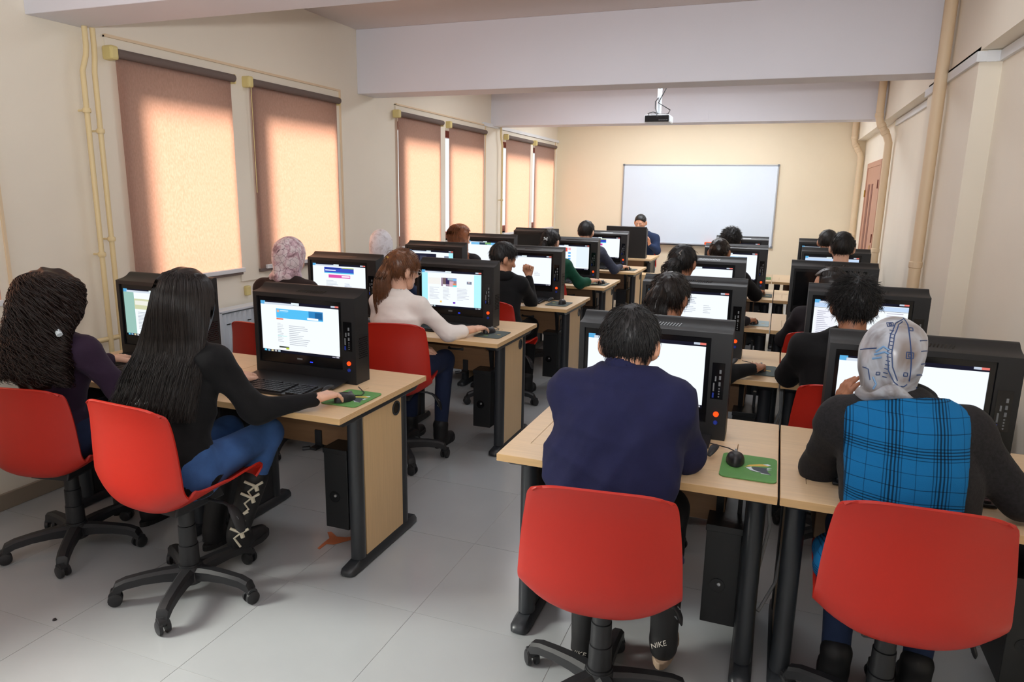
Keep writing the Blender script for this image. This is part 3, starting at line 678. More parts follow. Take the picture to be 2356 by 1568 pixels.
WHO = {'L1a': 'the curly-haired woman in purple', 'L1b': 'the woman with long straight dark hair', 'L2a': 'the woman in the pink floral headscarf', 'L2b': 'the ponytailed woman in white',
 'L3a': 'the woman in the pale grey headscarf', 'L3b': 'the boy in black with a raised fist', 'L4a': 'the auburn-haired woman', 'L4b': 'the woman in green with a pale hair clip',
 'L5a': 'the unused seat in the far window corner', 'L5b': 'the young man in the grey jumper', 'R1a': 'the man in the navy shirt', 'R1b': 'the woman in the blue plaid waistcoat',
 'R2a': 'the woman with a loose half-ponytail', 'R2b': 'the spiky-haired young man in black', 'R3a': 'the woman with a low bun and silver clip', 'R3b': 'the smooth-haired woman looking left',
 'R4a': 'the crop-haired man stretching his arm', 'R4b': 'the flat-top young man with bare nape', 'R5a': 'the bushy-haired person near the whiteboard', 'R5b': 'the half-hidden person in far right corner'}
SCN = {'L1a': 'olive', 'L1b': 'journal', 'L2a': 'banner', 'L2b': 'cyan', 'L3a': 'dark', 'L3b': 'blank', 'L4a': 'photo', 'L4b': 'social', 'L5b': 'banner2', 'R1a': 'banner2', 'R1b': 'blank', 'R2a': 'pages', 'R2b': 'mail', 'R3a': 'blank', 'R4a': 'journal', 'R4b': 'mail', 'R5a': 'blank', 'R5b': 'mail'}
deskL, deskR, caseP, kbP, twP, chP = make_desk(LW, 1), make_desk(RW, -1), make_case(), make_keyboard(), make_tower(), make_chair()
padP = {k: make_pad(k, k == 'padg') for k in ('padg', 'padd', 'padl')}; msP = make_mouse()
USED = set()
def place(proto, x, y, z=0, rz=0):
    o = proto if proto not in USED else copy_tree(proto)
    USED.add(proto); o.location = (x, y, z); o.rotation_euler.z = rz; return o
PROTO_SRC = {}
CH = {'L1a': (-2.87, 2.06, 12), 'L1b': (-2.11, 1.965, -4), 'L2a': (-2.83, 3.50, -6), 'L2b': (-2.06, 3.575, 16), 'L3a': (-2.95, 4.95, 0), 'L3b': (-1.93, 4.93, -8), 'L4a': (-2.95, 6.3, 0), 'L4b': (-1.98, 6.3, 0), 'L5a': (-2.9, 7.72, 20), 'L5b': (-2.02, 7.68, 0),
 'R1a': (-.418, 1.975, 7), 'R1b': (.408, 2.15, 2), 'R2a': (-.43, 3.33, 0), 'R2b': (.36, 3.40, -5), 'R3a': (-.52, 4.72, 0), 'R3b': (.30, 4.66, 0), 'R4a': (-.42, 6.17, 0), 'R4b': (.46, 6.15, 0), 'R5a': (-.44, 7.6, 0), 'R5b': (.46, 7.58, 0)}
# mouse pads: (x, y of lower-left, kind), mouse (x, y, rot) or None
PADS = {'L1b': (-1.735, 2.348, 'padg'), 'L2b': (-1.71, 3.87, 'padd'), 'L3b': (-1.69, 5.23, 'padd'), 'L4b': (-1.70, 6.60, 'padd'), 'L5b': (-1.70, 8.05, 'padd'), 'L1a': (-2.62, 2.31, 'padd'), 'L2a': (-2.57, 3.85, 'padd'), 'L3a': (-2.55, 5.22, 'padd'), 'L4a': (-2.58, 6.56, 'padd'),
 'R1a': (-.113, 2.205, 'padg'), 'R1b': (.745, 2.22, 'padg'), 'R2a': (-.125, 3.61, 'padd'), 'R2b': (.74, 3.60, 'padd'), 'R3a': (-.185, 5.03, 'padl'), 'R4a': (-.185, 6.53, 'padd'), 'R4b': (.60, 6.50, 'padd'), 'R5a': (-.215, 7.96, 'padg'), 'R5b': (.60, 7.9, 'padd')}
for key, (dx, dy, dw, mx) in ST.items():
    who = WHO[key]; left = key[0] == 'L'
    if left: d = place(deskL, dx, dy)
    else:
        d = place(deskR, dx, dy)
        if dw != RW: d.scale.x = dw/RW
    tag(d, 'beech computer desk of ' + who, 'desk', 'computer desks')
    m = place(caseP, mx, dy+.44, DH+.0005)
    tag(m, ('dark-screened black monitor before ' if key in ('R3b', 'L5a') else 'lit black monitor before ') + who, 'monitor', 'flip-up monitors')
    for c_ in list(m.children):
        if c_.name.split('.')[0] == 'screen': bpy.data.objects.remove(c_)
    if key in SCN: b, mm = screen_mesh(SC[SCN[key]])
    else: b, mm = MB().add([(SCR[0], .0118, SCR[2]), (SCR[1], .0118, SCR[2]), (SCR[1], .0118, SCR[3]), (SCR[0], .0118, SCR[3])], [(0, 1, 2, 3)]), [Mt['off']]
    obj('screen', b, mm, m, recalc=False)
    k = place(kbP, mx+.03, dy+.235, DH+.0008)
    tag(k, 'black keyboard lying on the desk of ' + who, 'keyboard', 'keyboards')
    t = place(twP, dx+dw-(.26 if left else .21), dy+.245, .125)
    tag(t, 'black computer box under the desk of ' + who, 'computer', 'under-desk computers')
    cx, cy, ca = CH[key]
    c = place(chP, cx, cy, 0, math.radians(ca))
    c.scale.z = {'L1b': 1.035, 'L2b': 1.065, 'L1a': .975, 'R1b': 1.025}.get(key, 1)
    tag(c, ('empty red plastic swivel chair at ' if key == 'L5a' else 'red plastic swivel chair under ') + who, 'chair', 'red swivel chairs')
    if key in PADS:
        px, py, kind = PADS[key]
        p = place(padP[kind], px, py, DH+.0012)
        tag(p, {'padg': 'green mouse pad with bright print by ', 'padd': 'dark printed mouse pad by ', 'padl': 'pale grey mouse pad by '}[kind] + who, 'mouse pad', 'mouse pads')
MICE = {'L1b': (-1.65, 2.41, -20), 'L2b': (-1.655, 4.01, -20), 'L3b': (-1.575, 5.34, 0), 'L4b': (-1.59, 6.725, -20), 'L5b': (-1.616, 8.135, -20), 'L1a': (-2.56, 2.37, 0), 'L2a': (-2.5, 3.93, 0), 'L3a': (-2.47, 5.3, 0), 'L4a': (-2.5, 6.64, 0),
 'R1a': (-.070, 2.34, 2), 'R1b': (.80, 2.34, 0), 'R2a': (-.03, 3.70, -8), 'R2b': (.80, 3.68, 0), 'R3a': (-.11, 5.09, -15), 'R4a': (-.10, 6.65, -15), 'R4b': (.66, 6.58, 0), 'R5a': (-.15, 8.03, 0), 'R5b': (.66, 7.98, 0)}
for key, (x, y, a) in MICE.items():
    o = place(msP, x, y, DH+.0046, math.radians(a)); tag(o, 'black computer mouse by ' + WHO[key], 'mouse', 'computer mice')
# teacher's desk faces the class
td = copy_tree(deskL); td.location = (-1.61, 9.61+DD+.03, 0); td.rotation_euler.z = PI; td.scale.x = .85
tag(td, 'beech teacher desk facing the class below the whiteboard', 'desk')
tmn = copy_tree(caseP); tmn.location = (-1.70, 9.83, DH+.0005); tmn.rotation_euler.z = PI
for c in list(tmn.children):
    if c.name.split('.')[0] == 'screen': bpy.data.objects.remove(c)
b, mm = screen_mesh(SC['blank']); obj('screen', b, mm, tmn, recalc=False)
tag(tmn, 'black flip-up monitor case seen from behind on the teacher desk', 'monitor')
tc = copy_tree(chP); tc.location = (-1.95, 10.62, 0); tc.rotation_euler.z = PI; tag(tc, 'red plastic swivel chair under the teacher facing the class', 'chair')
ttw = copy_tree(twP); ttw.location = (-2.2, 9.8, .125); tag(ttw, 'black steel computer box under the teacher desk', 'computer')
tag(obj('cardboard_box', MB().box(-1.72, 9.0, 0, -1.40, 9.25, .60), Mt['woodP'], bevel=.004), 'narrow beech board box standing before the teacher desk', 'box')
# scraps on the floor, cables between the right desks
def leafm():
    P = [(0, 0), (.03, .02), (.06, .11), (.05, .14), (.02, .10), (-.02, .075), (-.08, .09), (-.09, .075), (-.035, .045), (-.02, .0), (.0, -.05), (.015, -.05)]
    b = MB().prism(P, 0, .0015, 'z'); return b
tag(obj('paper_scrap', leafm(), Mt['leaf'], None, (-1.84, 2.50, .001), -.3), 'torn terracotta paper scrap on the floor near the nearest left desk leg', 'scrap')
tag(obj('floor_pebble', MB().lathe([(0, .008), (.006, .006), (.008, .0), (0, 0)], (-2.44, 1.62, 0), 8), Mt['cable']), 'tiny dark grit speck on the floor left of the nearest swivel chair', 'speck')
e = tag(obj('hanging_cable', MB().tube([(.03, 2.45, .68), (.06, 2.42, .5), (.03, 2.40, .30), (.01, 2.4, .2), (.05, 2.42, .17), (.1, 2.5, .25), (.12, 2.6, .45), (.10, 2.7, .66)], .006, 8), Mt['cableW']), 'grey cable loop hanging between the two nearest right desks', 'cable')
for q, (y, k) in enumerate(((3.9, 'second'), (5.3, 'third'), (6.75, 'fourth'))):
    tag(obj('hanging_cable', MB().tube([(.075, y, .69), (.09, y-.02, .5), (.06, y-.02, .38), (.08, y, .30), (.1, y+.02, .45), (.085, y+.03, .69)], .006, 8), Mt['cableW' if q == 0 else 'pipe']), 'pale cable coil hanging between the right desks of the %s row' % k, 'cable')
# ------------------------------------------------------------------ people: implicit surfaces meshed by surface nets
def V3(*a): return np.array(a, dtype=np.float64)
def nrm(v): v = np.asarray(v, float); return v/(np.linalg.norm(v)+1e-12)
class Cone:
    def __init__(s, a, b, ra, rb): s.a, s.b, s.ra, s.rb = V3(*a), V3(*b), ra, rb
    def bb(s): r = max(s.ra, s.rb); return np.minimum(s.a, s.b)-r, np.maximum(s.a, s.b)+r
    def d(s, p):
        ab = s.b-s.a; t = np.clip(((p-s.a)@ab)/(ab@ab+1e-12), 0, 1)
        return np.linalg.norm(p-s.a-t[..., None]*ab, axis=-1)-(s.ra+(s.rb-s.ra)*t)
class Ell:
    """ellipsoid with axes (columns of B)"""
    def __init__(s, c, r, B=None): s.c, s.r, s.B = V3(*c), V3(*r), np.eye(3) if B is None else B
    def bb(s): m = s.r.max(); return s.c-m, s.c+m
    def d(s, p):
        q = ((p-s.c)@s.B)/s.r; n = np.linalg.norm(q, axis=-1); return (n-1)*s.r.min()*.5+(n-1)*.5*s.r.mean()
class Sweep:
    """elliptic cross-sections along a polyline: stations (centre, right, forward, w, d)"""
    def __init__(s, st): s.st = st
    def bb(s):
        L = [c-max(w, d) for c, r, f, w, d in s.st]; H = [c+max(w, d) for c, r, f, w, d in s.st]; return np.min(L, 0), np.max(H, 0)
    def d(s, p):
        best = None
        for i in range(len(s.st)-1):
            c0, r0, f0, w0, d0 = s.st[i]; c1, r1, f1, w1, d1 = s.st[i+1]; ab = c1-c0
            t = np.clip(((p-c0)@ab)/(ab@ab), 0, 1); e = p-c0-t[..., None]*ab
            r = r0+(r1-r0)*t[..., None]; f = f0+(f1-f0)*t[..., None]
            x = (e*r).sum(-1); y = (e*f).sum(-1); z = np.sqrt(np.maximum((e*e).sum(-1)-x*x-y*y, 0))
            w = w0+(w1-w0)*t; dd = d0+(d1-d0)*t
            n = np.sqrt((x/w)**2+(y/dd)**2+(z/dd)**2); v = (n-1)*np.minimum(w, dd)
            best = v if best is None else np.minimum(best, v)
        return best
def field(prims, p, k):
    acc = None
    for q in prims:
        v = q.d(p)
        if acc is None: acc = v
        else:
            h = np.clip(.5+.5*(v-acc)/k, 0, 1); acc = v+(acc-v)*h-k*h*(1-h)
    return acc
def nets(fn, lo, hi, vox):
    n = np.ceil((hi-lo)/vox).astype(int)+2
    ax = [lo[i]+vox*np.arange(n[i]) for i in range(3)]
    G = np.stack(np.meshgrid(*ax, indexing='ij'), -1)
    D = fn(G); IN = D < 0
    c = [IN[i:n[0]-1+i, j:n[1]-1+j, l:n[2]-1+l] for i in (0, 1) for j in (0, 1) for l in (0, 1)]
    sm = sum(x.astype(np.int8) for x in c); act = (sm > 0) & (sm < 8)
    idx = -np.ones(act.shape, int); ijk = np.argwhere(act); idx[act] = np.arange(len(ijk))
    acc = np.zeros((len(ijk), 3)); cnt = np.zeros(len(ijk)); I, J, K = ijk.T
    offs = [(i, j, l) for i in (0, 1) for j in (0, 1) for l in (0, 1)]
    for a in range(8):
        for b in range(a+1, 8):
            oa, ob = np.array(offs[a]), np.array(offs[b])
            if abs(oa-ob).sum() != 1: continue
            da = D[I+oa[0], J+oa[1], K+oa[2]]; db = D[I+ob[0], J+ob[1], K+ob[2]]
            m = (da < 0) != (db < 0); t = np.where(m, da/(da-db+1e-20), 0)
            acc[m] += (oa+(ob-oa)*t[:, None])[m]; cnt[m] += 1
    V = lo+(ijk+acc/cnt[:, None])*vox
    F = []
    for a in range(3):
        b, c2 = (a+1) % 3, (a+2) % 3
        sl0 = [slice(None)]*3; sl1 = [slice(None)]*3; sl0[a] = slice(0, -1); sl1[a] = slice(1, None)
        A, B = IN[tuple(sl0)], IN[tuple(sl1)]; e = np.argwhere(A != B)
        e = e[(e[:, b] > 0) & (e[:, c2] > 0) & (e[:, b] < n[b]-1) & (e[:, c2] < n[c2]-1)]
        if not len(e): continue
        fl = A[tuple(e.T)]
        def at(db, dc): q = e.copy(); q[:, b] += db; q[:, c2] += dc; return idx[tuple(q.T)]
        q = np.stack([at(-1, -1), at(0, -1), at(0, 0), at(-1, 0)], 1)
        q[~fl] = q[~fl][:, ::-1]; F.append(q)
    return V, np.concatenate(F)
def mesh_prims(prims, k, vox, extra=None, pad=.02):
    bb = [q.bb() for q in prims]; lo = np.min([x[0] for x in bb], 0)-pad; hi = np.max([x[1] for x in bb], 0)+pad
    def fn(G):
        d = field(prims, G, k)
        return extra(G, d) if extra else d
    return nets(fn, lo, hi, vox)
def join(parts):
    V, F, o = [], [], 0
    for v, f in parts: V.append(v); F += [tuple(int(i)+o for i in q) for q in f]; o += len(v)
    return np.concatenate(V), F

# skin, cloth, hair materials
def hairmat(name, rgb, rough=.38, spec=.5): return mat(name, rgb, rough, var=.3, vscale=60, spec=spec)
SK = {'fair': mat('skin_fair', (226, 178, 152), .5, var=.05, vscale=30), 'mid': mat('skin_mid', (206, 152, 122), .5, var=.05, vscale=30), 'tan': mat('skin_tan', (172, 118, 88), .5, var=.05, vscale=30)}
HR = {'black': hairmat('hair_black', (19, 17, 17), .5), 'dark': hairmat('hair_dark_brown', (30, 23, 20), .33), 'brown': hairmat('hair_chestnut', (112, 70, 42)), 'auburn': hairmat('hair_auburn', (140, 82, 46)), 'reddark': hairmat('hair_red_black', (40, 25, 20))}
CL = {}
def cloth(key, rgb, **k):
    if key not in CL: CL[key] = mat('cloth_'+key, rgb, .85, var=k.get('var', .08), vscale=k.get('vs', 25), bump=k.get('bump', .25), bscale=k.get('bs', 350), sheen=k.get('sheen', .03), spec=.25)
    return CL[key]
cloth('navy', (27, 30, 65)); cloth('black', (17, 17, 19)); cloth('purple', (50, 34, 54)); cloth('white', (236, 228, 222), var=.03); cloth('green', (22, 78, 58)); cloth('greyblue', (62, 66, 82), vs=60, var=.2)
cloth('charcoal', (36, 35, 37), vs=120, var=.3, bump=.5); cloth('jeans', (58, 92, 146), vs=10, var=.3); cloth('indigo', (34, 44, 72)); cloth('darkblue', (34, 48, 78)); cloth('darktop', (34, 30, 34)); cloth('greytrouser', (140, 148, 150)); cloth('brownblack', (44, 32, 30))
BOOT = mat('boot_black', (24, 24, 26), .6); SOLE = mat('sole_tan', (150, 128, 108), .7); SOLEB = mat('sole_black', (30, 30, 32), .6); LACE = mat('cream_lace', (212, 206, 186), .8)
EYEW = mat('eye_white', (235, 232, 228), .3); IRIS = mat('iris_dark', (40, 26, 18), .3)
def nodes_mat(name, rough=.8):
    m = bpy.data.materials.new(name); m.use_nodes = True; nt = m.node_tree; b = nt.nodes['Principled BSDF']; b.inputs['Roughness'].default_value = rough
    tc = nt.nodes.new('ShaderNodeTexCoord'); return m, nt, b, tc
def plaid():
    m, nt, b, tc = nodes_mat('blue_plaid_wool', .9); b.inputs['Specular IOR Level'].default_value = .2
    sp = nt.nodes.new('ShaderNodeSeparateXYZ'); nz = nt.nodes.new('ShaderNodeTexNoise'); nz.inputs['Scale'].default_value = 5
    mx = nt.nodes.new('ShaderNodeMix'); mx.data_type = 'VECTOR'; mx.inputs['Factor'].default_value = .012
    nt.links.new(tc.outputs['Object'], nz.inputs['Vector']); nt.links.new(tc.outputs['Object'], mx.inputs[4]); nt.links.new(nz.outputs['Color'], mx.inputs[5]); nt.links.new(mx.outputs[1], sp.inputs[0])
    def stripes(out, per, off, groups):
        a = nt.nodes.new('ShaderNodeMath'); a.operation = 'MULTIPLY_ADD'; a.inputs[1].default_value = 1/per; a.inputs[2].default_value = off; nt.links.new(out, a.inputs[0])
        f = nt.nodes.new('ShaderNodeMath'); f.operation = 'FRACT'; nt.links.new(a.outputs[0], f.inputs[0])
        r = nt.nodes.new('ShaderNodeValToRGB'); r.color_ramp.interpolation = 'CONSTANT'; el = r.color_ramp.elements
        el[0].position = 0; el[0].color = (1, 1, 1, 1); el.remove(el[1])
        for p, w, v in groups:
            e = el.new(p); e.color = (v, v, v, 1); e = el.new(min(p+w, .999)); e.color = (1, 1, 1, 1)
        nt.links.new(f.outputs[0], r.inputs[0]); return r.outputs[0]
    x = stripes(sp.outputs['X'], .118, .30, [(.03, .022, .45), (.09, .03, .3), (.16, .036, .22), (.235, .036, .22), (.31, .03, .3), (.38, .022, .45), (.68, .016, .5)])
    z = stripes(sp.outputs['Z'], .135, .18, [(.02, .018, .4), (.075, .024, .3), (.13, .024, .28), (.185, .024, .28), (.24, .018, .4), (.50, .014, .35), (.77, .014, .45)])
    mu = nt.nodes.new('ShaderNodeMix'); mu.data_type = 'RGBA'; mu.blend_type = 'MULTIPLY'; mu.inputs['Factor'].default_value = 1; nt.links.new(x, mu.inputs[6]); nt.links.new(z, mu.inputs[7])
    m2 = nt.nodes.new('ShaderNodeMix'); m2.data_type = 'RGBA'; m2.blend_type = 'MULTIPLY'; m2.inputs['Factor'].default_value = 1; m2.inputs[6].default_value = (*lin((22, 108, 165)), 1)
    nt.links.new(mu.outputs[2], m2.inputs[7]); nt.links.new(m2.outputs[2], b.inputs['Base Color'])
    n2 = nt.nodes.new('ShaderNodeTexNoise'); n2.inputs['Scale'].default_value = 400; bp = nt.nodes.new('ShaderNodeBump'); bp.inputs['Strength'].default_value = .3; bp.inputs['Distance'].default_value = .002
    nt.links.new(tc.outputs['Object'], n2.inputs['Vector']); nt.links.new(n2.outputs[0], bp.inputs['Height']); nt.links.new(bp.outputs[0], b.inputs['Normal'])
    return m
def scarfmat(name, cols, scale, rough=.42, vein=None):
    m, nt, b, tc = nodes_mat(name, rough)
    n = nt.nodes.new('ShaderNodeTexNoise'); n.inputs['Scale'].default_value = scale; n.inputs['Detail'].default_value = 4; n.inputs['Distortion'].default_value = .8
    nt.links.new(tc.outputs['Object'], n.inputs['Vector'])
    r = nt.nodes.new('ShaderNodeValToRGB'); el = r.color_ramp.elements; el[0].position = .3; el[0].color = (*lin(cols[0]), 1); el[1].position = .75; el[1].color = (*lin(cols[-1]), 1)
    for i, c in enumerate(cols[1:-1]): e = el.new(.3+.45*(i+1)/(len(cols)-1)); e.color = (*lin(c), 1)
    nt.links.new(n.outputs[0], r.inputs[0]); out = r.outputs[0]
    if vein:
        w = nt.nodes.new('ShaderNodeTexVoronoi'); w.feature = 'DISTANCE_TO_EDGE'; w.inputs['Scale'].default_value = scale*1.6; nt.links.new(tc.outputs['Object'], w.inputs['Vector'])
        lt = nt.nodes.new('ShaderNodeMath'); lt.operation = 'LESS_THAN'; lt.inputs[1].default_value = .022; nt.links.new(w.outputs[0], lt.inputs[0])
        x = nt.nodes.new('ShaderNodeMix'); x.data_type = 'RGBA'; x.inputs[7].default_value = (*lin(vein), 1); nt.links.new(lt.outputs[0], x.inputs['Factor']); nt.links.new(out, x.inputs[6]); out = x.outputs[2]
    nt.links.new(out, b.inputs['Base Color']); b.inputs['Sheen Weight'].default_value = .3; return m

def hframe(yaw, pitch, roll=0):
    y, p, r = math.radians(yaw), math.radians(pitch), math.radians(roll)
    R = Matrix.Rotation(y, 3, 'Z') @ Matrix.Rotation(-p, 3, 'X') @ Matrix.Rotation(r, 3, 'Y')
    return np.array(R)            # columns: right, forward, up
def head_prims(H, B, N, nr, sc=1.0, ears=True):
    T = lambda x, y, z: H+B@(V3(x, y, z)*sc)
    P = [Ell(T(0, -.012, .028), V3(.074, .094, .088)*sc, B), Cone(T(0, .03, -.03), T(0, .064, -.086), .056*sc, .027*sc),
         Cone(T(-.04, .02, -.02), T(-.022, .05, -.07), .034*sc, .024*sc), Cone(T(.04, .02, -.02), T(.022, .05, -.07), .034*sc, .024*sc),
         Cone(T(-.03, .072, .022), T(.03, .072, .022), .016*sc, .016*sc), Cone(T(0, .083, .012), T(0, .103, -.022), .008*sc, .0125*sc), Cone(T(-.012, .088, -.026), T(.012, .088, -.026), .008*sc, .008*sc),
         Cone(T(-.018, .078, -.051), T(.018, .078, -.051), .0075*sc, .0075*sc), Cone(T(-.014, .077, -.062), T(.014, .077, -.062), .0075*sc, .0075*sc),
         Cone(T(-.036, .06, -.008), T(-.03, .06, -.02), .022*sc, .022*sc), Cone(T(.036, .06, -.008), T(.03, .06, -.02), .022*sc, .022*sc)]
    for s in (-1, 1) if ears else ():
        Be = B@np.array(Matrix.Rotation(s*.35, 3, 'Z'))
        P.append(Ell(T(s*.085, -.012, -.002), V3(.013, .021, .033)*sc, Be)); P.append(Ell(T(s*.074, .0, -.024), V3(.008, .010, .013)*sc, B))
    P.append(Cone(T(0, -.022, -.045), N, nr, nr*1.12))
    return P
FING = [(-.031, .058, .0078), (-.0105, .069, .0085), (.0105, .074, .0088), (.031, .066, .0086)]  # pinky..index along the thumb side
def hand_prims(Wp, d, dn_, thumb, bends, sc=1.0, spread=.12, tb=.5):
    """wrist, direction, palm-down vector, unit vector to the thumb side"""
    d = nrm(d); dn_ = nrm(dn_-d*(np.dot(dn_, d))); s = nrm(np.cross(d, dn_)); s = s if np.dot(s, thumb) > 0 else -s
    P = []
    for x, L, r in FING:
        k0 = Wp+(d*.018+s*x*.55)*sc; k1 = Wp+(d*(.083-abs(x-.008)*.25)+s*x-dn_*.004)*sc
        P.append(Cone(k0, k1, .0155*sc, .0115*sc))
        a = 0; p = k1; fd = nrm(d+s*x*spread*8)
        for q, (fr, bd) in enumerate(zip((.46, .30, .24), bends)):
            a += bd; u = fd*math.cos(a)+dn_*math.sin(a); e = p+u*L*fr*sc; P.append(Cone(p, e, (r*1.06-.0007*q)*sc, (r-.0008*(q+1))*sc)); p = e
    b0 = Wp+(d*.022+s*.02)*sc; b1 = b0+(d*.032+s*.026+dn_*.012)*sc; b2 = b1+(d*(.034)+s*.006*(1-tb)-s*.006*tb+dn_*.010*tb)*sc; b3 = b2+(d*.024-s*.010*tb+dn_*.004)*sc
    if bends[0] > 1: b1 = b0+(d*.026+s*.004+dn_*.030)*sc; b2 = b1+(d*.024-s*.018+dn_*.012)*sc; b3 = b2+(d*.008-s*.020)*sc
    P += [Cone(b0, b1, .016*sc, .0125*sc), Cone(b1, b2, .0122*sc, .0098*sc), Cone(b2, b3, .0098*sc, .0078*sc)]
    P.append(Cone(Wp-d*.01, Wp+d*.02*sc, .024*sc, .022*sc))
    return P
POSES = {'mouse': ((.35, .55, .45), .12), 'type': ((.3, .6, .5), .10), 'flat': ((.1, .2, .2), .12), 'fist': ((1.3, 1.5, 1.0), .03), 'rest': ((.45, .5, .35), .06), 'face': ((.15, .35, .3), .08)}
def ik(a, b, l1, l2, hint):
    v = b-a; L = np.linalg.norm(v); L2 = min(L, (l1+l2)*.999); u = v/L
    x = (l1*l1-l2*l2+L2*L2)/(2*L2); h = math.sqrt(max(l1*l1-x*x, 0)); hv = nrm(hint-u*np.dot(hint, u)); return a+u*x+hv*h
def wrinkle(sd, amp):
    r = np.random.default_rng(sd); W_ = [(nrm(r.normal(size=3)*V3(1, 1, 2.2))*r.uniform(18, 46), r.uniform(0, 6), r.uniform(.5, 1)) for _ in range(7)]
    Q = [(nrm(r.normal(size=3))*r.uniform(6, 14), r.uniform(0, 6)) for _ in range(7)]
    def f(G, d):
        o = 0
        for (w, ph, a), (q, p2) in zip(W_, Q): o = o+a*(np.abs(np.sin((G@w)*.5+1.6*np.sin(G@q+p2)+ph))**.7-.6)
        return d+amp*o*.5
    return f
HAND_L = .18
def capsdf(H, B, sc, grow=1.0, back=0.0):
    c = H+B@(V3(0, -.014-back, .034)*sc)
    e = Ell(c, V3(.083, .101+back, .094)*sc*grow, B)
    return e
LINEX = np.array([-.14, -.09, -.035, -.012, .012, .04, .078, .12]); LINEZ = np.array([-.07, -.062, -.03, .012, .012, .03, .068, .10])
def hair_cut(H, B, sc, low=0):
    def f(G, d):
        q = (G-H)@B/sc
        L = np.interp(q[..., 1], LINEX, LINEZ-np.where(LINEX < -.02, low, 0))
        ear = np.sqrt(((q[..., 1]+.008)/.026)**2+((q[..., 2]+.012)/.036)**2)-1; return np.maximum(np.maximum(d, (L-q[..., 2])*.7*sc), np.where(np.abs(q[..., 0]) > .05, -ear*.03*sc, -1))
    return f
def strands(roots, paths, r0=.0016, r1=.0004, n=3):
    """paths: list of Nx3 arrays -> joined thin tubes"""
    P = np.stack(paths); S_, K = P.shape[:2]
    T = np.gradient(P, axis=1); T /= np.linalg.norm(T, axis=-1, keepdims=True)+1e-9
    A = np.where(np.abs(T[..., 2:3]) < .9, np.array([0, 0, 1.]), np.array([1., 0, 0])); U = np.cross(T, A); U /= np.linalg.norm(U, axis=-1, keepdims=True)+1e-9; Wv = np.cross(T, U)
    R = np.linspace(r0, r1, K)[None, :, None]
    rings = [P+(U*math.cos(2*PI*j/n)+Wv*math.sin(2*PI*j/n))*R for j in range(n)]
    V = np.stack(rings, 2).reshape(-1, 3); F = []
    base = (np.arange(S_)*K*n)[:, None, None]; kk = (np.arange(K-1)*n)[None, :, None]; jj = np.arange(n)[None, None, :]; j2 = (jj+1) % n
    F = np.stack([base+kk+jj, base+kk+j2, base+kk+n+j2, base+kk+n+jj], -1).reshape(-1, 4)
    return V, F
def short_hair(H, B, sc, vox, nst, L=.035, grow=1.0, tall=0, seed=0, curl=0, low=0):
    r = np.random.default_rng(seed)
    P = [capsdf(H, B, sc, grow)]
    if tall: P.append(Ell(H+B@V3(0, .0, .075+tall), V3(.062, .08, .05), B))
    cut = hair_cut(H, B, sc, low)
    def ex(G, d):
        q = (G-H)@B
        n = np.sin(q[..., 0]*170+2*np.sin(q[..., 1]*60))*np.sin(q[..., 1]*120+q[..., 2]*90)
        return cut(G, d+.0022*n*(1+3*curl))
    V, F = mesh_prims(P, .02, vox, ex)
    parts = [(V, F)]
    if nst:
        i = r.choice(len(V), nst); p = V[i]; c = H+B@(V3(0, -.014, .034)*sc); nn = p-c; nn /= np.linalg.norm(nn, axis=1, keepdims=True)
        crown = nrm(B@V3(.01, -.55, .8)); t = nn-crown; t -= nn*(t*nn).sum(1, keepdims=True); t /= np.linalg.norm(t, axis=1, keepdims=True)+1e-9
        dirs = t*.9+nn*r.uniform(.10, .5, (nst, 1))+r.normal(size=(nst, 3))*.22+np.array([0, 0, -.15])
        dirs /= np.linalg.norm(dirs, axis=1, keepdims=True); ln = r.uniform(.5, 1.1, (nst, 1))*L
        if curl:
            ph = r.uniform(0, 6, (nst, 1)); u = np.cross(dirs, nn)
            paths = [p+dirs*ln*s+nn*(.006*curl)*s+(u*np.sin(ph+s*7)+nn*np.cos(ph+s*7))*.008*curl*s for s in np.linspace(0, 1, 7)]
        else:
            dw = np.array([0, 0, -1.])
            paths = [p-nn*.002+dirs*ln*s+(dw*.25-nn*.30)*ln*s*s for s in np.linspace(0, 1, 5)]
        parts.append(strands(None, list(np.stack(paths, 1)), .0017, .0003))
    return join(parts)
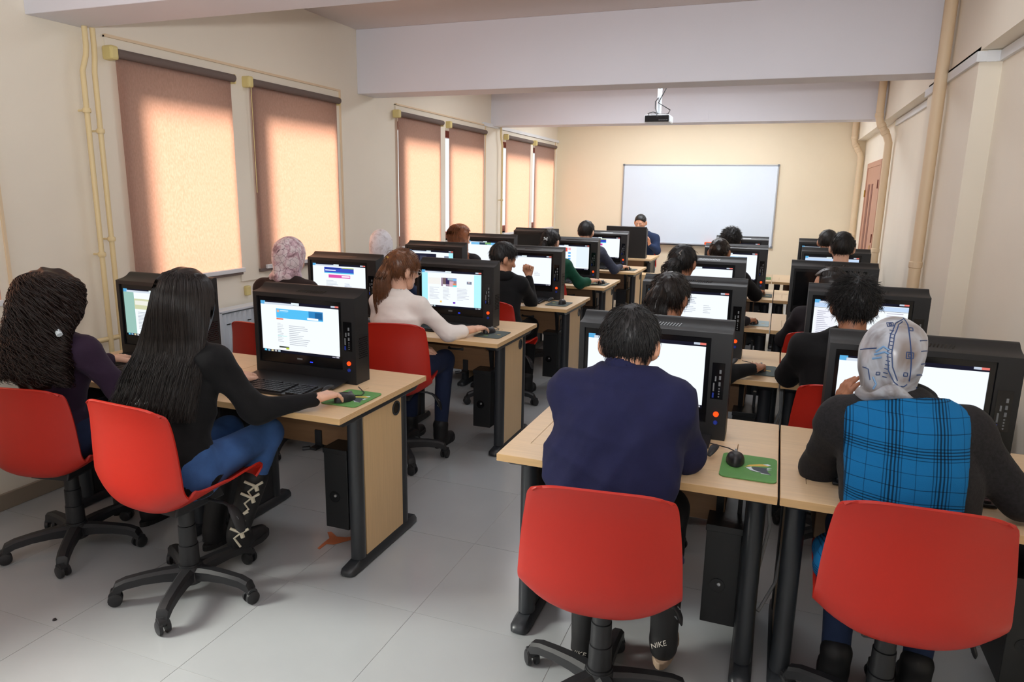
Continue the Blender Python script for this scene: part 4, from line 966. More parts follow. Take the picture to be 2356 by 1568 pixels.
def long_hair(H, B, sc, vox, nst, end, ew, ed, seed=0, curl=0, part=0, mid=None, mw=None, grow=1.04, r0=.0017):
    """hair mass falling from the crown to `end` (world point), half-width ew, half-depth ed there"""
    r = np.random.default_rng(seed); rg = B[:, 0]; fwd = V3(-math.sin(0), 1, 0)
    c = H+B@(V3(0, -.014, .034)*sc); mp = mid if mid is not None else H+B@V3(0, -.055, -.10)
    st = [(H+B@V3(0, -.015, .02), B[:, 0], B[:, 1], .086*sc, .098*sc), (mp, B[:, 0], B[:, 1], (mw or (.088 if not curl else .13)), .062), ((mp+end)/2, rg, B[:, 1], ((mw or .09)+ew)/2*(1.1 if curl else 1), ed*1.15), (V3(*end)+V3(0, 0, .05), rg, B[:, 1], ew*.9, ed), (V3(*end), rg, B[:, 1], ew*.6, ed*.5)]
    cut = hair_cut(H, B, sc, .12)
    def ex(G, d):
        q = (G-H)@B
        n = np.sin(q[..., 0]*170+.6*np.sin(q[..., 2]*8))*.0018+.004 if not curl else .007*np.sin(q[..., 0]*80+2*np.sin(q[..., 2]*40))*np.sin(q[..., 2]*70+q[..., 1]*60)
        face = np.maximum((q[..., 1]-.035-.5*np.maximum(q[..., 2]-.03, 0))*1.0, q[..., 2]-.085)  # keep clear of the face below the fringe
        dd = d+n
        return np.maximum(dd, np.minimum(q[..., 1]-.028, .085-q[..., 2]+0*dd)*.8)
    V, F = mesh_prims([capsdf(H, B, sc, grow), Sweep(st)], .03, vox, ex)
    parts = [(V, F)]
    if nst:
        K = 14 if not curl else 56; s = np.linspace(0, 1, K)
        paths = []
        a = r.uniform(-PI*.93, PI*.93, nst)   # 0 = straight back, signed to the sides
        a = np.sign(a)*np.abs(a)**.95
        lim = PI*.64; a = np.clip(a, -lim, lim)*(1-.0)
        rr = r.uniform(.98, 1.05, nst)
        for i in range(nst):
            sa, ca = math.sin(a[i]), math.cos(a[i])
            e0 = c+B@(V3(.003*np.sign(sa)+part, .03*r.uniform(-1, 1)-.01, .094)*sc*1.02)
            e1 = c+B@(V3(.083*sa*.75, -.101*ca*.8-.0, .055)*sc*1.02*grow*rr[i])
            e2 = c+B@(V3(.086*sa, -.101*ca*.95-.008, -.03)*sc*1.03*grow*rr[i])
            m = mp+B[:, 0]*sa*((mw or .09)*1.02 if not curl else .14)*rr[i]-B[:, 1]*(.058*max(ca, .1))*rr[i]
            ex_ = r.uniform(.0, .22) if not curl else r.uniform(0, .3)
            en = V3(*end)+B[:, 0]*(sa*ew*1.05+r.normal()*.012)-B[:, 1]*(ed*max(ca, 0)*1.05+r.uniform(-.01, .006))+V3(0, 0, 1)*ex_*np.linalg.norm(mp-end)
            ctrl = np.stack([e0, e1, e2, m, (m+en)/2+r.normal(size=3)*.006, en]); t = s*(len(ctrl)-1); k = np.minimum(t.astype(int), len(ctrl)-2); f = (t-k)[:, None]
            g = lambda o: ctrl[np.clip(k+o, 0, len(ctrl)-1)]
            p = .5*((2*g(0))+(-g(-1)+g(1))*f+(2*g(-1)-5*g(0)+4*g(1)-g(2))*f*f+(-g(-1)+3*g(0)-3*g(1)+g(2))*f**3)
            if curl:
                ph = r.uniform(0, 6); w = 30+r.uniform(-9, 9); am = .021*np.clip(s*4, 0, 1)*r.uniform(.5, 1.4)
                p = p+(B[:, 0][None]*np.cos(ph+w*s)[:, None]+B[:, 1][None]*np.sin(ph+w*s)[:, None])*am[:, None]
            paths.append(p)
        parts.append(strands(None, paths, r0, .0005 if not curl else r0*.5))
    return join(parts)
def scarf(H, B, sc, vox, N, seed=0, amp=.004, tail=None, tall=0, drape=True):
    T = lambda x, y, z: H+B@(V3(x, y, z)*sc)
    P = [Ell(T(0, -.015, .032+tall*.5), V3(.092, .112, .106+tall)*sc, B), Cone(T(0, -.02, -.02), T(0, -.01, -.09), .088*sc, .074*sc), Cone(T(0, -.02, -.09), N+V3(0, .0, -.01), .074*sc, .075), Ell(N+V3(0, .005, -.005), (.10, .085, .04))]
    if not drape: P = [P[0], Cone(T(0, -.02, -.02), T(0, -.018, -.08), .084*sc, .066*sc), Cone(T(0, -.02, -.08), T(0, -.02, -.115), .066*sc, .066)]
    if tail is not None: P.append(Cone(T(0, -.06, -.06), V3(*tail), .05, .02))
    wr = wrinkle(seed, amp)
    def ex(G, d):
        q = (G-H)@B/sc
        fold = .0035*np.sin(np.arctan2(q[..., 0], -q[..., 1]+.02)*9+q[..., 2]*20)*np.clip(.5-q[..., 2]*6, 0, 1)
        d = wr(G, d)+fold
        face = Ell(V3(0, .105, -.015), V3(.058, .07, .082)).d(q)
        return np.maximum(d, -face*sc)
    return mesh_prims(P, .022, vox, ex)

SHADE = {}
def person(key, label, hip, chest, N, H, hyaw, hpitch, hroll=0, sw=.185, skin='mid', top='black', pants='black', shoes='plain', rh=None, lh=None, vox=.013, sexw=0, hs=1.0, elR=None, elL=None, cuffR=.0, cuffL=0, syaw=0, knees=None, face=-1, sleeveR=1.0, bulk=1.0, feet=None, fine=False):
    """hip/chest/N: spine points; rh/lh: (wrist xyz, dir, palm normal, thumb dir, pose)"""
    hip, chest, N, H = V3(*hip), V3(*chest), V3(*N), V3(*H)
    B = hframe(hyaw, hpitch, hroll); sy = math.radians(syaw)
    rs = V3(math.cos(sy), math.sin(sy), 0); rh_ = V3(1, 0, 0)*(-face if face == 1 else 1)
    if face == 1: rs = -rs
    fwdw = V3(0, -1 if face == 1 else 1, 0)
    up = nrm(N-chest); fs = nrm(np.cross(up, rs)) if True else None
    fh = fwdw
    bulk0 = bulk
    def st(g):
        c0 = hip+V3(0, 0, -.04)
        b = bulk0
        mid = hip*.55+chest*.45+V3(0, -.012, 0)*(1 if face != 1 else -1)
        sh = N*.86+chest*.14
        return [(c0, rh_, fh, (.172+sexw*.01)*b+g, .122*b+g), (hip+V3(0, 0, .05), rh_, fh, (.165-sexw*.005)*b+g, .118*b+g), (mid, nrm(rh_+rs), fs, (.148-sexw*.014)*b+g, .105*b+g), (chest, rs, fs, (.165-sexw*.008)*b+g, .112*b+g), (chest*.5+sh*.5, rs, fs, (sw-.012)*b+g, .105*b+g), (sh, rs, fs, (sw-.045)+g, .076*b+g), (N+up*.005, rs, fs, .062+g, .058+g)]
    SR = N+rs*sw-up*.058; SL = N-rs*sw-up*.058
    SR = SR+fs*.012; SL = SL+fs*.012
    dflt = lambda s: (hip+fwdw*.33+rs*s*.16+V3(0, 0, .13), fwdw+rs*-s*.25, V3(0, 0, -1), rs*-s, 'rest')
    rh = rh or dflt(1); lh = lh or dflt(-1)
    WR, WL = V3(*rh[0]), V3(*lh[0])
    ER = V3(*elR) if elR is not None else ik(SR, WR, .285, .25, rs*.7+V3(0, 0, -1)); EL = V3(*elL) if elL is not None else ik(SL, WL, .285, .25, -rs*.7+V3(0, 0, -1))
    kn = knees or [hip+fwdw*.40+rh_*.11+V3(0, 0, -.02), hip+fwdw*.40-rh_*.11+V3(0, 0, -.02)]
    kn = [V3(*k) for k in kn]
    ft = feet or [kn[0]*V3(1, 1, 0)+V3(0, 0, .09)+fwdw*-.06, kn[1]*V3(1, 1, 0)+V3(0, 0, .09)+fwdw*-.02]
    ft = [V3(*f) for f in ft]
    hj = [hip+rh_*.085+V3(0, 0, -.035), hip-rh_*.085+V3(0, 0, -.035)]
    mat_s = SK[skin]
    # body: head, neck, arms, hands, trunk, legs
    Hd = mesh_prims(head_prims(H, B, N+up*-.02,   .055-.007*sexw, hs, 'headscarf' not in label), .012, .0075 if vox > .011 else .006)
    parts = [Hd]
    for (Wp, d, pn, th, pose), E in ((rh, ER), (lh, EL)):
        bd, spd = POSES[pose]; Wp = V3(*Wp)
        hp = hand_prims(Wp, V3(*d), V3(*pn), V3(*th), bd, sc=1.0-.07*sexw, spread=spd)
        hp += [Cone(E+(Wp-E)*.05, Wp-nrm(Wp-E)*.01, .036, .0235)]
        parts.append(mesh_prims(hp, .005, .0042 if vox <= .013 else .0062))
    tr = [Sweep(st(-.012)), Cone(SR, ER, .045, .034), Cone(SL, EL, .045, .034), Cone(ER, ER+(WR-ER)*.3, .034, .032), Cone(EL, EL+(WL-EL)*.3, .034, .032)]
    for q in (0, 1): tr += [Cone(hj[q], kn[q], .066, .045), Cone(kn[q], ft[q], .045, .032)]
    def sit(G, d):
        g = G-hip; return np.maximum(d, np.where((g@fwdw) < .12, (-.112-g[..., 2]), -1))
    parts.append(mesh_prims(tr, .04, .024, sit))
    body = obj('person', join(parts), mat_s)
    tag(body, label, 'person')
    # eyes
    for s in (-1, 1):
        ec = H+B@(V3(s*.031, .0745, .004)*hs)
        eb = MB().lathe([(0, -.011), (.007, -.0085), (.0105, -.003), (.0105, .003), (.007, .0085), (0, .011)], tuple(ec), 10)
        ic = ec+B@V3(0, .0085, -.002); eb.lathe([(0, -.0045), (.0045, 0), (0, .0045)], tuple(ic), 8, 1)
        obj('eye', eb, [EYEW, IRIS], body)
    # top
    bulk = min(bulk, 1.1)
    tg = [Sweep(st(.006)), Cone(SR-rs*.05, SR, .07*bulk, .063*bulk), Cone(SL+rs*.05, SL, .07*bulk, .063*bulk), Cone(SR, ER, .062*bulk, .050*bulk), Cone(SL, EL, .062*bulk, .050*bulk)]
    dR, dL = WR-ER, WL-EL
    tg += [Cone(ER, ER+dR*(.94-cuffR), .050*bulk, .034 if cuffR < .2 else .046), Cone(EL, EL+dL*(.97-cuffL), .050*bulk, .034 if cuffL < .2 else .046)]
    wr = wrinkle(hash(key) % 1000 if False else sum(map(ord, key)), .012 if fine and key != 'R1a' else (.020 if fine else .008))
    zb = hip[2]-.115
    neckc, nrad = N+up*.035, .056-.007*sexw
    nk = Cone(N-up*.05, N+up*.2, nrad-.004, nrad+.006)
    def ext(G, d):
        d = wr(G, d); d = np.maximum(d, -nk.d(G)); return np.maximum(d, (zb-G[..., 2]))
    obj('top', mesh_prims(tg, .035 if key != 'R1a' else .065, vox*.85, ext), CL[top], body)
    # trousers
    pg = [Sweep([(hip+V3(0, 0, -.05), rh_, fh, .176*bulk, .125*bulk), (hip+V3(0, 0, .03), rh_, fh, .165*bulk, .118*bulk)])]
    for q in (0, 1): pg += [Cone(hj[q], kn[q], .088*bulk, .060), Cone(kn[q], ft[q]+(kn[q]-ft[q])*(.10 if shoes != 'boot' else .5), .060, .045 if shoes != 'boot' else .05)]
    w2 = wrinkle(sum(map(ord, key))+5, .004)
    def sit2(G, d):
        g = G-hip; return np.maximum(w2(G, d), np.where((g@fwdw) < .12, (-.122-g[..., 2]), -1))
    obj('trousers', mesh_prims(pg, .035, vox, sit2), CL[pants], body)
    # shoes
    for q in (0, 1):
        f = ft[q]; z0 = f[2]-.09; fd = fwdw
        sp = [Ell(f+V3(0, 0, -.045)+fd*.0, (.04, .05, .05)), Cone(f+fd*.03+V3(0, 0, -.05), f+fd*.14+V3(0, 0, -.062), .042, .030), Cone(f, f+(V3(0, 0, .05 if shoes == 'plain' else .14) if shoes != 'boot' else (kn[q]-f)*.55), .046, .05 if shoes != 'boot' else .058)]
        def exs(G, d, z0=z0): return np.maximum(d, z0+.018-G[..., 2])
        so = obj('shoe', mesh_prims(sp, .03, .011 if not fine else .008, exs), BOOT, body)
        sl = MB(); poly = [(f[0]+.046*math.cos(t)*(1 if math.sin(t)*fd[1] > 0 else .85), f[1]+fd[1]*.06+.125*math.sin(t)) for t in np.linspace(0, 2*PI, 20, endpoint=False)]
        obj('sole', sl.prism(poly, z0, z0+.026, 'z'), SOLE if shoes == 'sneaker' else SOLEB, so, bevel=.003)
    SHADE[key] = dict(body=body, H=H, B=B, N=N, up=up, rs=rs, fs=fs, SR=SR, SL=SL, ER=ER, EL=EL, st=st, ft=ft, kn=kn, hip=hip, chest=chest)
    return SHADE[key]
# ------------------------------------------------------------------ the class
def tail(p0, p1, p2, w0, w1, nst, seed, vox, curl=0):
    r = np.random.default_rng(seed); p0, p1, p2 = V3(*p0), V3(*p1), V3(*p2)
    V = [mesh_prims([Cone(p0, p0+(p1-p0)*.5, w0*.6, w1*.85), Cone(p0+(p1-p0)*.5, p1, w1*.85, w1*.75), Cone(p1, p2, w1*.75, w1*.22)], .02, vox, lambda G, d: d+.003*np.sin(G[..., 0]*190+2*np.sin(G[..., 2]*30)))]
    s = np.linspace(0, 1, 14)[:, None]; ps = []
    for i in range(nst):
        o = r.normal(size=3)*V3(1, .8, .3); o /= max(1, np.linalg.norm(o)/1.4)
        a, b, c = p0+o*w0*.45, p1+o*w1*.75+V3(0, 0, .02), p2+o*w1*.55+V3(0, 0, r.uniform(0, .08))
        m = p0*.5+p1*.5+o*w1*.8
        q = np.where(s < .5, ((1-2*s)**2)*a+2*(2*s)*(1-2*s)*m+((2*s)**2)*b, b+(c-b)*(2*s-1)+o*.01*np.sin(3*(2*s-1)))
        ps.append(q)
    V.append(strands(None, ps, .0017, .0005)); return join(V)
def hair_on(p, mesh, m, name='hair'): return obj(name, mesh, HR[m], p['body'])
DN = (0, 0, -1)
def mouse_hand(mx, my, dx, dy, left=False):
    d = nrm((dx, dy, 0)); w = V3(mx, my, .787)-d*.145; th = (-d[1], d[0], 0) if not left else (d[1], -d[0], 0)
    return (tuple(w), (d[0], d[1], -.02), DN, th, 'mouse')
def type_hand(x, y, s, dx=0):
    d = nrm((dx, 1, -.05)); return ((x, y, .785), tuple(d), DN, (-s, 0, 0), 'type')
def lap_hand(x, y, z, s, d=(0, 1, -.3)): return ((x, y, z), d, DN, (-s, 0, 0), 'rest')

# --- navy man, front right block
p = person('R1a', 'man with short black hair in a navy shirt hunched over the nearest right desk', (-.415, 1.955, .575), (-.425, 2.055, .83), (-.424, 2.125, 1.045), (-.415, 2.18, 1.138), 3, 24, 0, sw=.160, top='navy', pants='black', shoes='sneaker', bulk=1.28, fine=True, vox=.011,
   rh=type_hand(-.345, 2.40, 1, -.3), lh=type_hand(-.50, 2.42, -1, .3), elR=(-.215, 2.215, .79), elL=(-.585, 2.29, .79), knees=[(-.27, 2.33, .55), (-.53, 2.33, .55)], feet=[(-.245, 2.17, .155), (-.50, 2.10, .10)])
hair_on(p, short_hair(p['H'], p['B'], 1.0, .0065, 5200, .042, 1.05, .008, 1, low=.045), 'black')
na = p['H']+p['B']@V3(0, -.024, -.05)-p['N']; n0 = p['N']-na*.25; n1 = p['N']+na*.80
inner = Cone(n0-na*.3, n1+na*.4, .061, .056)
obj('collar', mesh_prims([Cone(n0, n1, .078, .066)], .01, .007, lambda G, d: np.maximum(np.maximum(d, -inner.d(G)), ((G-n1)@nrm(na+V3(0, .02, 0))))), CL['navy'], p['body'])
def stitch(body, pts, r, m, name, eps=.0015, direction=(0, 1, 0), start=(0, -1, 0), n=4):
    """thin raised print or seam laid on a mesh: points are cast along `direction`"""
    me = body.data; bv = BVHTree.FromPolygons([v.co for v in me.vertices], [tuple(q.vertices) for q in me.polygons])
    out = []
    for q in pts:
        o = Vector(q)+Vector(start); h = bv.ray_cast(o, Vector(direction))
        if h[0] is None:
            continue
        out.append(h[0]-Vector(direction)*eps)
    return out
def text_on(s, size, M, m, parent, name='lettering'):
    c = bpy.data.curves.new('t', 'FONT'); c.body = s; c.size = size; c.extrude = .0004; c.align_x = 'CENTER'; c.align_y = 'CENTER'; c.shear = .25
    t = bpy.data.objects.new('t', c); COL.objects.link(t); dg = bpy.context.evaluated_depsgraph_get(); dg.update()
    me = bpy.data.meshes.new_from_object(t.evaluated_get(dg)); bpy.data.objects.remove(t); me.materials.clear(); me.materials.append(m); me.transform(M)
    o = bpy.data.objects.new(name, me); COL.objects.link(o); o.parent = parent; return o
shoes = [c for c in p['body'].children if c.name.startswith('shoe')]
TXT = mat('white_lettering', (206, 200, 192), .6)
for q, so in enumerate(shoes):
    f = p['ft'][q]
    # heel counter lettering, cast onto the back of the shoe
    me = so.data; bv = BVHTree.FromPolygons([v.co for v in me.vertices], [tuple(x.vertices) for x in me.polygons])
    h = bv.ray_cast(Vector((f[0]+(-.01 if q == 0 else -.012), f[1]-1, f[2]-.005)), Vector((0, 1, 0)))
    if h[0]:
        M = Matrix.Translation(h[0]+Vector((0, -.003, 0))) @ Matrix.Rotation(-.5 if q == 0 else 0, 4, 'Y') @ Matrix.Rotation(PI/2, 4, 'X')
        text_on('NIKE', .026, M, TXT, so)

# --- plaid waistcoat woman
p = person('R1b', 'woman in a silver printed headscarf and blue plaid waistcoat, nearest right desk by the wall', (.425, 2.095, .575), (.405, 2.165, .84), (.372, 2.235, 1.03), (.342, 2.28, 1.135), 4, 20, 4, sw=.158, sexw=.6, skin='tan', top='charcoal', pants='darkblue', bulk=1.16, fine=True, vox=.011,
   rh=mouse_hand(.80, 2.34, .1, 1), lh=((.232, 2.41, .925), (.14, -.06, 1), (.9, .3, -.1), (-.4, -1, .1), 'face'), elR=(.695, 2.20, .80), elL=(.185, 2.33, .77), knees=[(.56, 2.46, .54), (.30, 2.44, .54)], feet=[(.54, 2.34, .1), (.30, 2.31, .1)])
def vestx(G, d):
    d = wrinkle(77, .004)(G, d)
    for Sj, E in ((p['SR'], p['ER']), (p['SL'], p['EL'])):
        ax = nrm(Sj-p['N']); d = np.maximum(d, ((G-(Sj-ax*.0))@V3(ax[0], ax[1]*.3, ax[2]*.2)))
    return np.maximum(np.maximum(d, .47-G[..., 2]), (G-(p['N']+p['up']*.012))@p['up'])
sv = p['st'](.017)
PLAID = plaid()
obj('waistcoat', mesh_prims([Sweep(sv), Cone(p['SR']-p['rs']*.09, p['SR'], .088, .074), Cone(p['SL']+p['rs']*.09, p['SL'], .088, .074)], .04, .0095, vestx), PLAID, p['body'])
obj('skirt_hem', mesh_prims([Sweep([(p['hip']+V3(0, .03, -.03), V3(1, 0, 0), V3(0, 1, 0), .245, .15), (p['hip']+V3(0, .2, -.045), V3(1, 0, 0), V3(0, 1, 0), .235, .08)])], .03, .014, wrinkle(31, .006)), PLAID, p['body'])
cr = MB(); ring = [p['N']+p['up']*.028+V3(.082*math.cos(t), .072*math.sin(t)+.004, .010*math.sin(t)) for t in np.linspace(0, 2*PI, 28)]
obj('collar', cr.tube(ring, .021, 10), CL['black'], p['body'])
SILK = scarfmat('silver_silk', [(78, 68, 64), (122, 110, 103), (170, 175, 184), (106, 99, 97), (146, 138, 132)], 5, .28)
sco = obj('headscarf', scarf(p['H'], p['B'], 1.0, .0065, p['N']+V3(0, 0, .03), 5, .014, None, .006, False), SILK, p['body'])
# gathered band at the nape
bd = MB(); ring = [p['H']+p['B']@V3(.068*math.cos(t), -.022+.074*math.sin(t), -.098+.010*math.sin(3*t)) for t in np.linspace(0, 2*PI, 40)]
obj('scarf_fold', bd.tube(ring, [.017+.005*math.sin(7*i) for i in range(40)], 10), SILK, sco)
# printed blue line work of the scarf, laid on the cloth
INK = mat('blue_ink', (38, 66, 112), .5); INK2 = mat('sky_ink', (110, 150, 190), .5)
me = sco.data; bv = BVHTree.FromPolygons([v.co for v in me.vertices], [tuple(x.vertices) for x in me.polygons])
def ink(pts, r, m, closed=False, name='printed_line'):
    """pts in scarf space seen from behind: (right, up) in metres about the head centre"""
    W_ = []
    Pp = [V3(*q) for q in pts]
    for a, b in zip(Pp[:-1], Pp[1:]):
        k = max(2, int(np.linalg.norm(b-a)/.006))
        for i in range(k): W_.append(a+(b-a)*i/k)
    W_.append(Pp[-1]); out = []
    for q in W_:
        o = p['H']+p['B']@V3(q[0], -.5, q[1]); h = bv.ray_cast(Vector(o), Vector(p['B']@V3(0, 1, 0)))
        if h[0]: out.append(h[0]+h[1]*.0006 if h[1].dot(Vector(p['B']@V3(0, -1, 0))) > 0 else h[0]-h[1]*.0006)
    if len(out) > 1: return MB().tube(out, r, 5, flat=1)
    return None
def inks(lst, r, m):
    for pts in lst:
        t = ink(pts, r, m)
        if t: obj('printed_line', t, m, sco, recalc=False)
arc = [(-.012+.016*math.cos(t), .055+.07*math.sin(t)) for t in np.linspace(1.2, PI, 9)]
inks([[(.008, .135), (.012, .10), (.018, .06), (.028, .0), (.034, -.05)], [(.004, .128), (-.018, .11), (-.032, .07), (-.034, .02), (-.024, -.03), (-.006, -.06), (.006, -.068)], [(.0, .118), (-.012, .105), (-.022, .07), (-.024, .02), (-.016, -.02), (.002, -.055)],
      [(.045, .065), (.07, .075)], [(.05, .035), (.075, .045)], [(.055, .0), (.08, .01)], [(.05, -.03), (.078, -.022)], [(.06, -.06), (.075, -.075)], [(-.09, .03), (-.06, .03)], [(-.088, -.02), (-.07, -.03), (-.06, -.06)], [(.006, -.07), (.022, -.068), (.03, -.06)]], .0017, INK)
inks([[(-.03+.007*math.cos(i), .07-.0+.0*i), (-.02, .07)] for i in range(1)]+[[(-.034+.002*i*.0, .085-.011*i), (-.024, .083-.011*i)] for i in range(13)], .0014, INK)
def sq(x, z, s): return [(x-s, z-s), (x+s, z-s*.8), (x+s*.9, z+s), (x-s*1.1, z+s*.9), (x-s, z-s)]
inks([sq(.022, .018, .009), sq(.022, .018, .004), sq(-.03, .105, .007), sq(-.03, .105, .003), sq(.02, -.035, .005), sq(-.045, -.04, .004), sq(.02, .095, .005)], .0014, INK)
inks([[(-.06, .02), (-.045, .035), (-.03, .025)], [(-.062, .012), (-.04, .02), (-.03, .015)], [(-.065, 0), (-.045, .005)], [(-.055, -.05), (-.045, -.07), (-.05, -.085)]], .003, INK2)

# --- long straight hair, nearest left desk
p = person('L1b', 'woman with very long straight dark hair in a black top, nearest left desk', (-2.10, 1.93, .575), (-2.10, 1.985, .84), (-2.088, 2.00, 1.035), (-2.088, 2.035, 1.175), 8, 8, 0, sw=.145, sexw=1, skin='fair', top='black', pants='jeans', fine=True, vox=.011, shoes='boot',
   rh=mouse_hand(-1.648, 2.415, .32, 1), lh=type_hand(-2.23, 2.40, -1, .1), elR=(-1.845, 2.10, .765), knees=[(-1.985, 2.32, .585), (-2.21, 2.33, .56)], feet=[(-2.075, 2.20, .16), (-2.25, 2.24, .13)])
hair_on(p, long_hair(p['H'], p['B'], 1.02, .0075, 2000, (-2.125, 1.86, .765), .15, .04, 3, mid=V3(-2.10, 1.955, 1.02), mw=.135, grow=1.18), 'dark')
lb = MB(); f = p['ft'][0]
kv = p['kn'][0]-f; cd = nrm(V3(.5, -1, 0)); sd = nrm(V3(1, .5, 0)); pts = []
for i in range(11):
    t = .52-.058*i; q = f+kv*max(t, 0)+V3(0, 0, min(t, 0)*.7); pts.append(q+cd*(.060 if t > 0 else .056)+sd*.012*(-1)**i+sd*.012)
lb.tube(pts, .0048, 6)
for i in (0, 2, 5, 8): lb.tube([pts[i]+sd*.03+V3(0, 0, .016), pts[i]+cd*.004, pts[i]-sd*.045+V3(0, 0, .02)], .006, 6); lb.tube([pts[i], pts[i]+sd*.006+cd*.004-V3(0, 0, .022)], .009, 6)
obj('bootlace', lb, LACE, p['body'])

# --- curly hair
p = person('L1a', 'woman with long curly dark hair in a purple top, nearest left desk by the wall', (-2.87, 2.02, .575), (-2.84, 2.03, .83), (-2.785, 2.0, .995), (-2.775, 2.005, 1.13), 6, 10, 0, sw=.15, sexw=1, skin='fair', top='purple', pants='indigo', vox=.0125, fine=True,
   rh=mouse_hand(-2.56, 2.37, .1, 1), lh=type_hand(-3.0, 2.42, -1), elR=(-2.575, 2.10, .77))
hair_on(p, long_hair(p['H'], p['B'], 1.03, .009, 1000, (-2.84, 1.925, .80), .16, .05, 4, r0=.0022, curl=1, mid=V3(-2.80, 1.94, 1.0), mw=.14, grow=1.18), 'reddark')
b = MB().tube([(-2.655, 1.925, 1.045), (-2.64, 1.92, 1.03)], .012, 8); obj('hair_clip', b, Mt['prW'], p['body'])

# --- floral headscarf
p = person('L2a', 'woman in a pink and grey floral headscarf by the window, second left row', (-2.83, 3.46, .575), (-2.835, 3.53, .86), (-2.838, 3.55, 1.055), (-2.833, 3.6, 1.172), -8, 15, 0, sw=.168, sexw=1, top='brownblack', pants='black', lh=type_hand(-2.95, 3.94, -1), rh=type_hand(-2.72, 3.94, 1))
obj('headscarf', scarf(p['H'], p['B'], 1.0, .0085, p['N']+V3(0, 0, .03), 9, .006, (-2.79, 3.52, 1.03), .012), scarfmat('pink_floral_silk', [(112, 78, 84), (196, 160, 170), (222, 208, 210), (150, 120, 128)], 18, .45, (122, 96, 104)), p['body'])

# --- ponytail in white
p = person('L2b', 'woman with a brown ponytail and glasses in a white jumper, second left row', (-2.065, 3.535, .575), (-2.085, 3.605, .83), (-2.098, 3.66, 1.0), (-2.105, 3.72, 1.142), -32, 10, 6, sw=.133, sexw=1, skin='fair', top='white', pants='indigo', vox=.012, fine=True,
   rh=mouse_hand(-1.655, 4.01, .35, 1), lh=lap_hand(-2.03, 3.79, .66, -1, (.8, .35, -.25)), elR=(-1.815, 3.745, .775), cuffR=.42, knees=[(-1.93, 3.93, .56), (-2.17, 3.93, .56)])
hair_on(p, join([short_hair(p['H'], p['B'], 1.0, .007, 1800, .06, 1.03, 0, 12), tail(p['H']+p['B']@V3(.0, -.10, .045), p['H']+p['B']@V3(.01, -.125, -.10), p['H']+p['B']@V3(.035, -.085, -.30), .03, .047, 600, 5, .009)]), 'brown')
obj('hair_tie', MB().tube([p['H']+p['B']@V3(-.012+.02*math.cos(t), -.108, .045+.02*math.sin(t)) for t in np.linspace(0, 2*PI, 14)], .006, 6), Mt['prY'], p['body'])
gl = MB(); GT = lambda x, y, z: tuple(p['H']+p['B']@V3(x, y, z))
for s in (-1, 1):
    gl.tube([GT(s*.033+.024*math.cos(t), .099-.003*abs(math.cos(t)), .004+.018*math.sin(t)) for t in np.linspace(0, 2*PI, 18)], .0022, 6); gl.tube([GT(s*.058, .094, .01), GT(s*.078, .05, .012), GT(s*.082, -.01, .008)], .002, 6)
gl.tube([GT(-.01, .104, .008), GT(.01, .104, .008)], .0022, 6)
obj('glasses', gl, Mt['silver'], p['body'])

# --- pale scarf
p = person('L3a', 'woman in a pale grey headscarf by the window, third left row', (-2.95, 4.91, .575), (-2.98, 4.96, .83), (-3.01, 4.98, .99), (-3.03, 5.02, 1.135), -5, 12, -6, sw=.15, sexw=1, top='darkblue', pants='black', vox=.016, lh=type_hand(-3.12, 5.34, -1), rh=type_hand(-2.88, 5.34, 1))
obj('headscarf', scarf(p['H'], p['B'], 1.0, .01, p['N']+V3(0, 0, .03), 19, .006, None, .02), scarfmat('pale_silk', [(176, 168, 170), (222, 220, 226), (206, 202, 206)], 22, .5), p['body'])

# --- boy with raised fist
p = person('L3b', 'boy with dark hair in a black hoodie raising a fist, third left row', (-1.935, 4.90, .575), (-1.945, 4.965, .83), (-1.955, 4.985, .985), (-1.965, 5.025, 1.105), -48, 18, 0, sw=.15, skin='mid', top='black', pants='black', vox=.0135, fine=True,
   rh=((-1.812, 5.185, .965), (0, .12, 1), (-.3, -1, .1), (-1, .2, 0), 'fist'), elR=(-1.775, 5.155, .775), lh=type_hand(-2.02, 5.32, -1))
hair_on(p, short_hair(p['H'], p['B'], 1.0, .008, 1500, .04, 1.06, .01, 22), 'black')
hd = MB(); obj('hood', mesh_prims([Ell(p['N']+V3(0, -.055, .0), (.10, .05, .05)), Cone(p['N']+V3(-.08, -.03, .015), p['N']+V3(-.06, .05, 0), .028, .02), Cone(p['N']+V3(.08, -.03, .015), p['N']+V3(.06, .05, 0), .028, .02)], .03, .011, wrinkle(8, .006)), CL['black'], p['body'])

# --- auburn hair
p = person('L4a', 'woman with loose auburn hair by the window, fourth left row', (-2.95, 6.28, .575), (-2.96, 6.34, .84), (-2.965, 6.37, 1.0), (-2.97, 6.415, 1.15), -35, 12, 0, sw=.155, sexw=1, skin='fair', top='darktop', pants='indigo', vox=.016, lh=type_hand(-3.06, 6.7, -1), rh=type_hand(-2.82, 6.7, 1))
hair_on(p, long_hair(p['H'], p['B'], 1.02, .01, 900, (-2.90, 6.30, .86), .15, .045, 31, mid=V3(-2.93, 6.345, 1.0), r0=.002, mw=.135, grow=1.2), 'auburn')

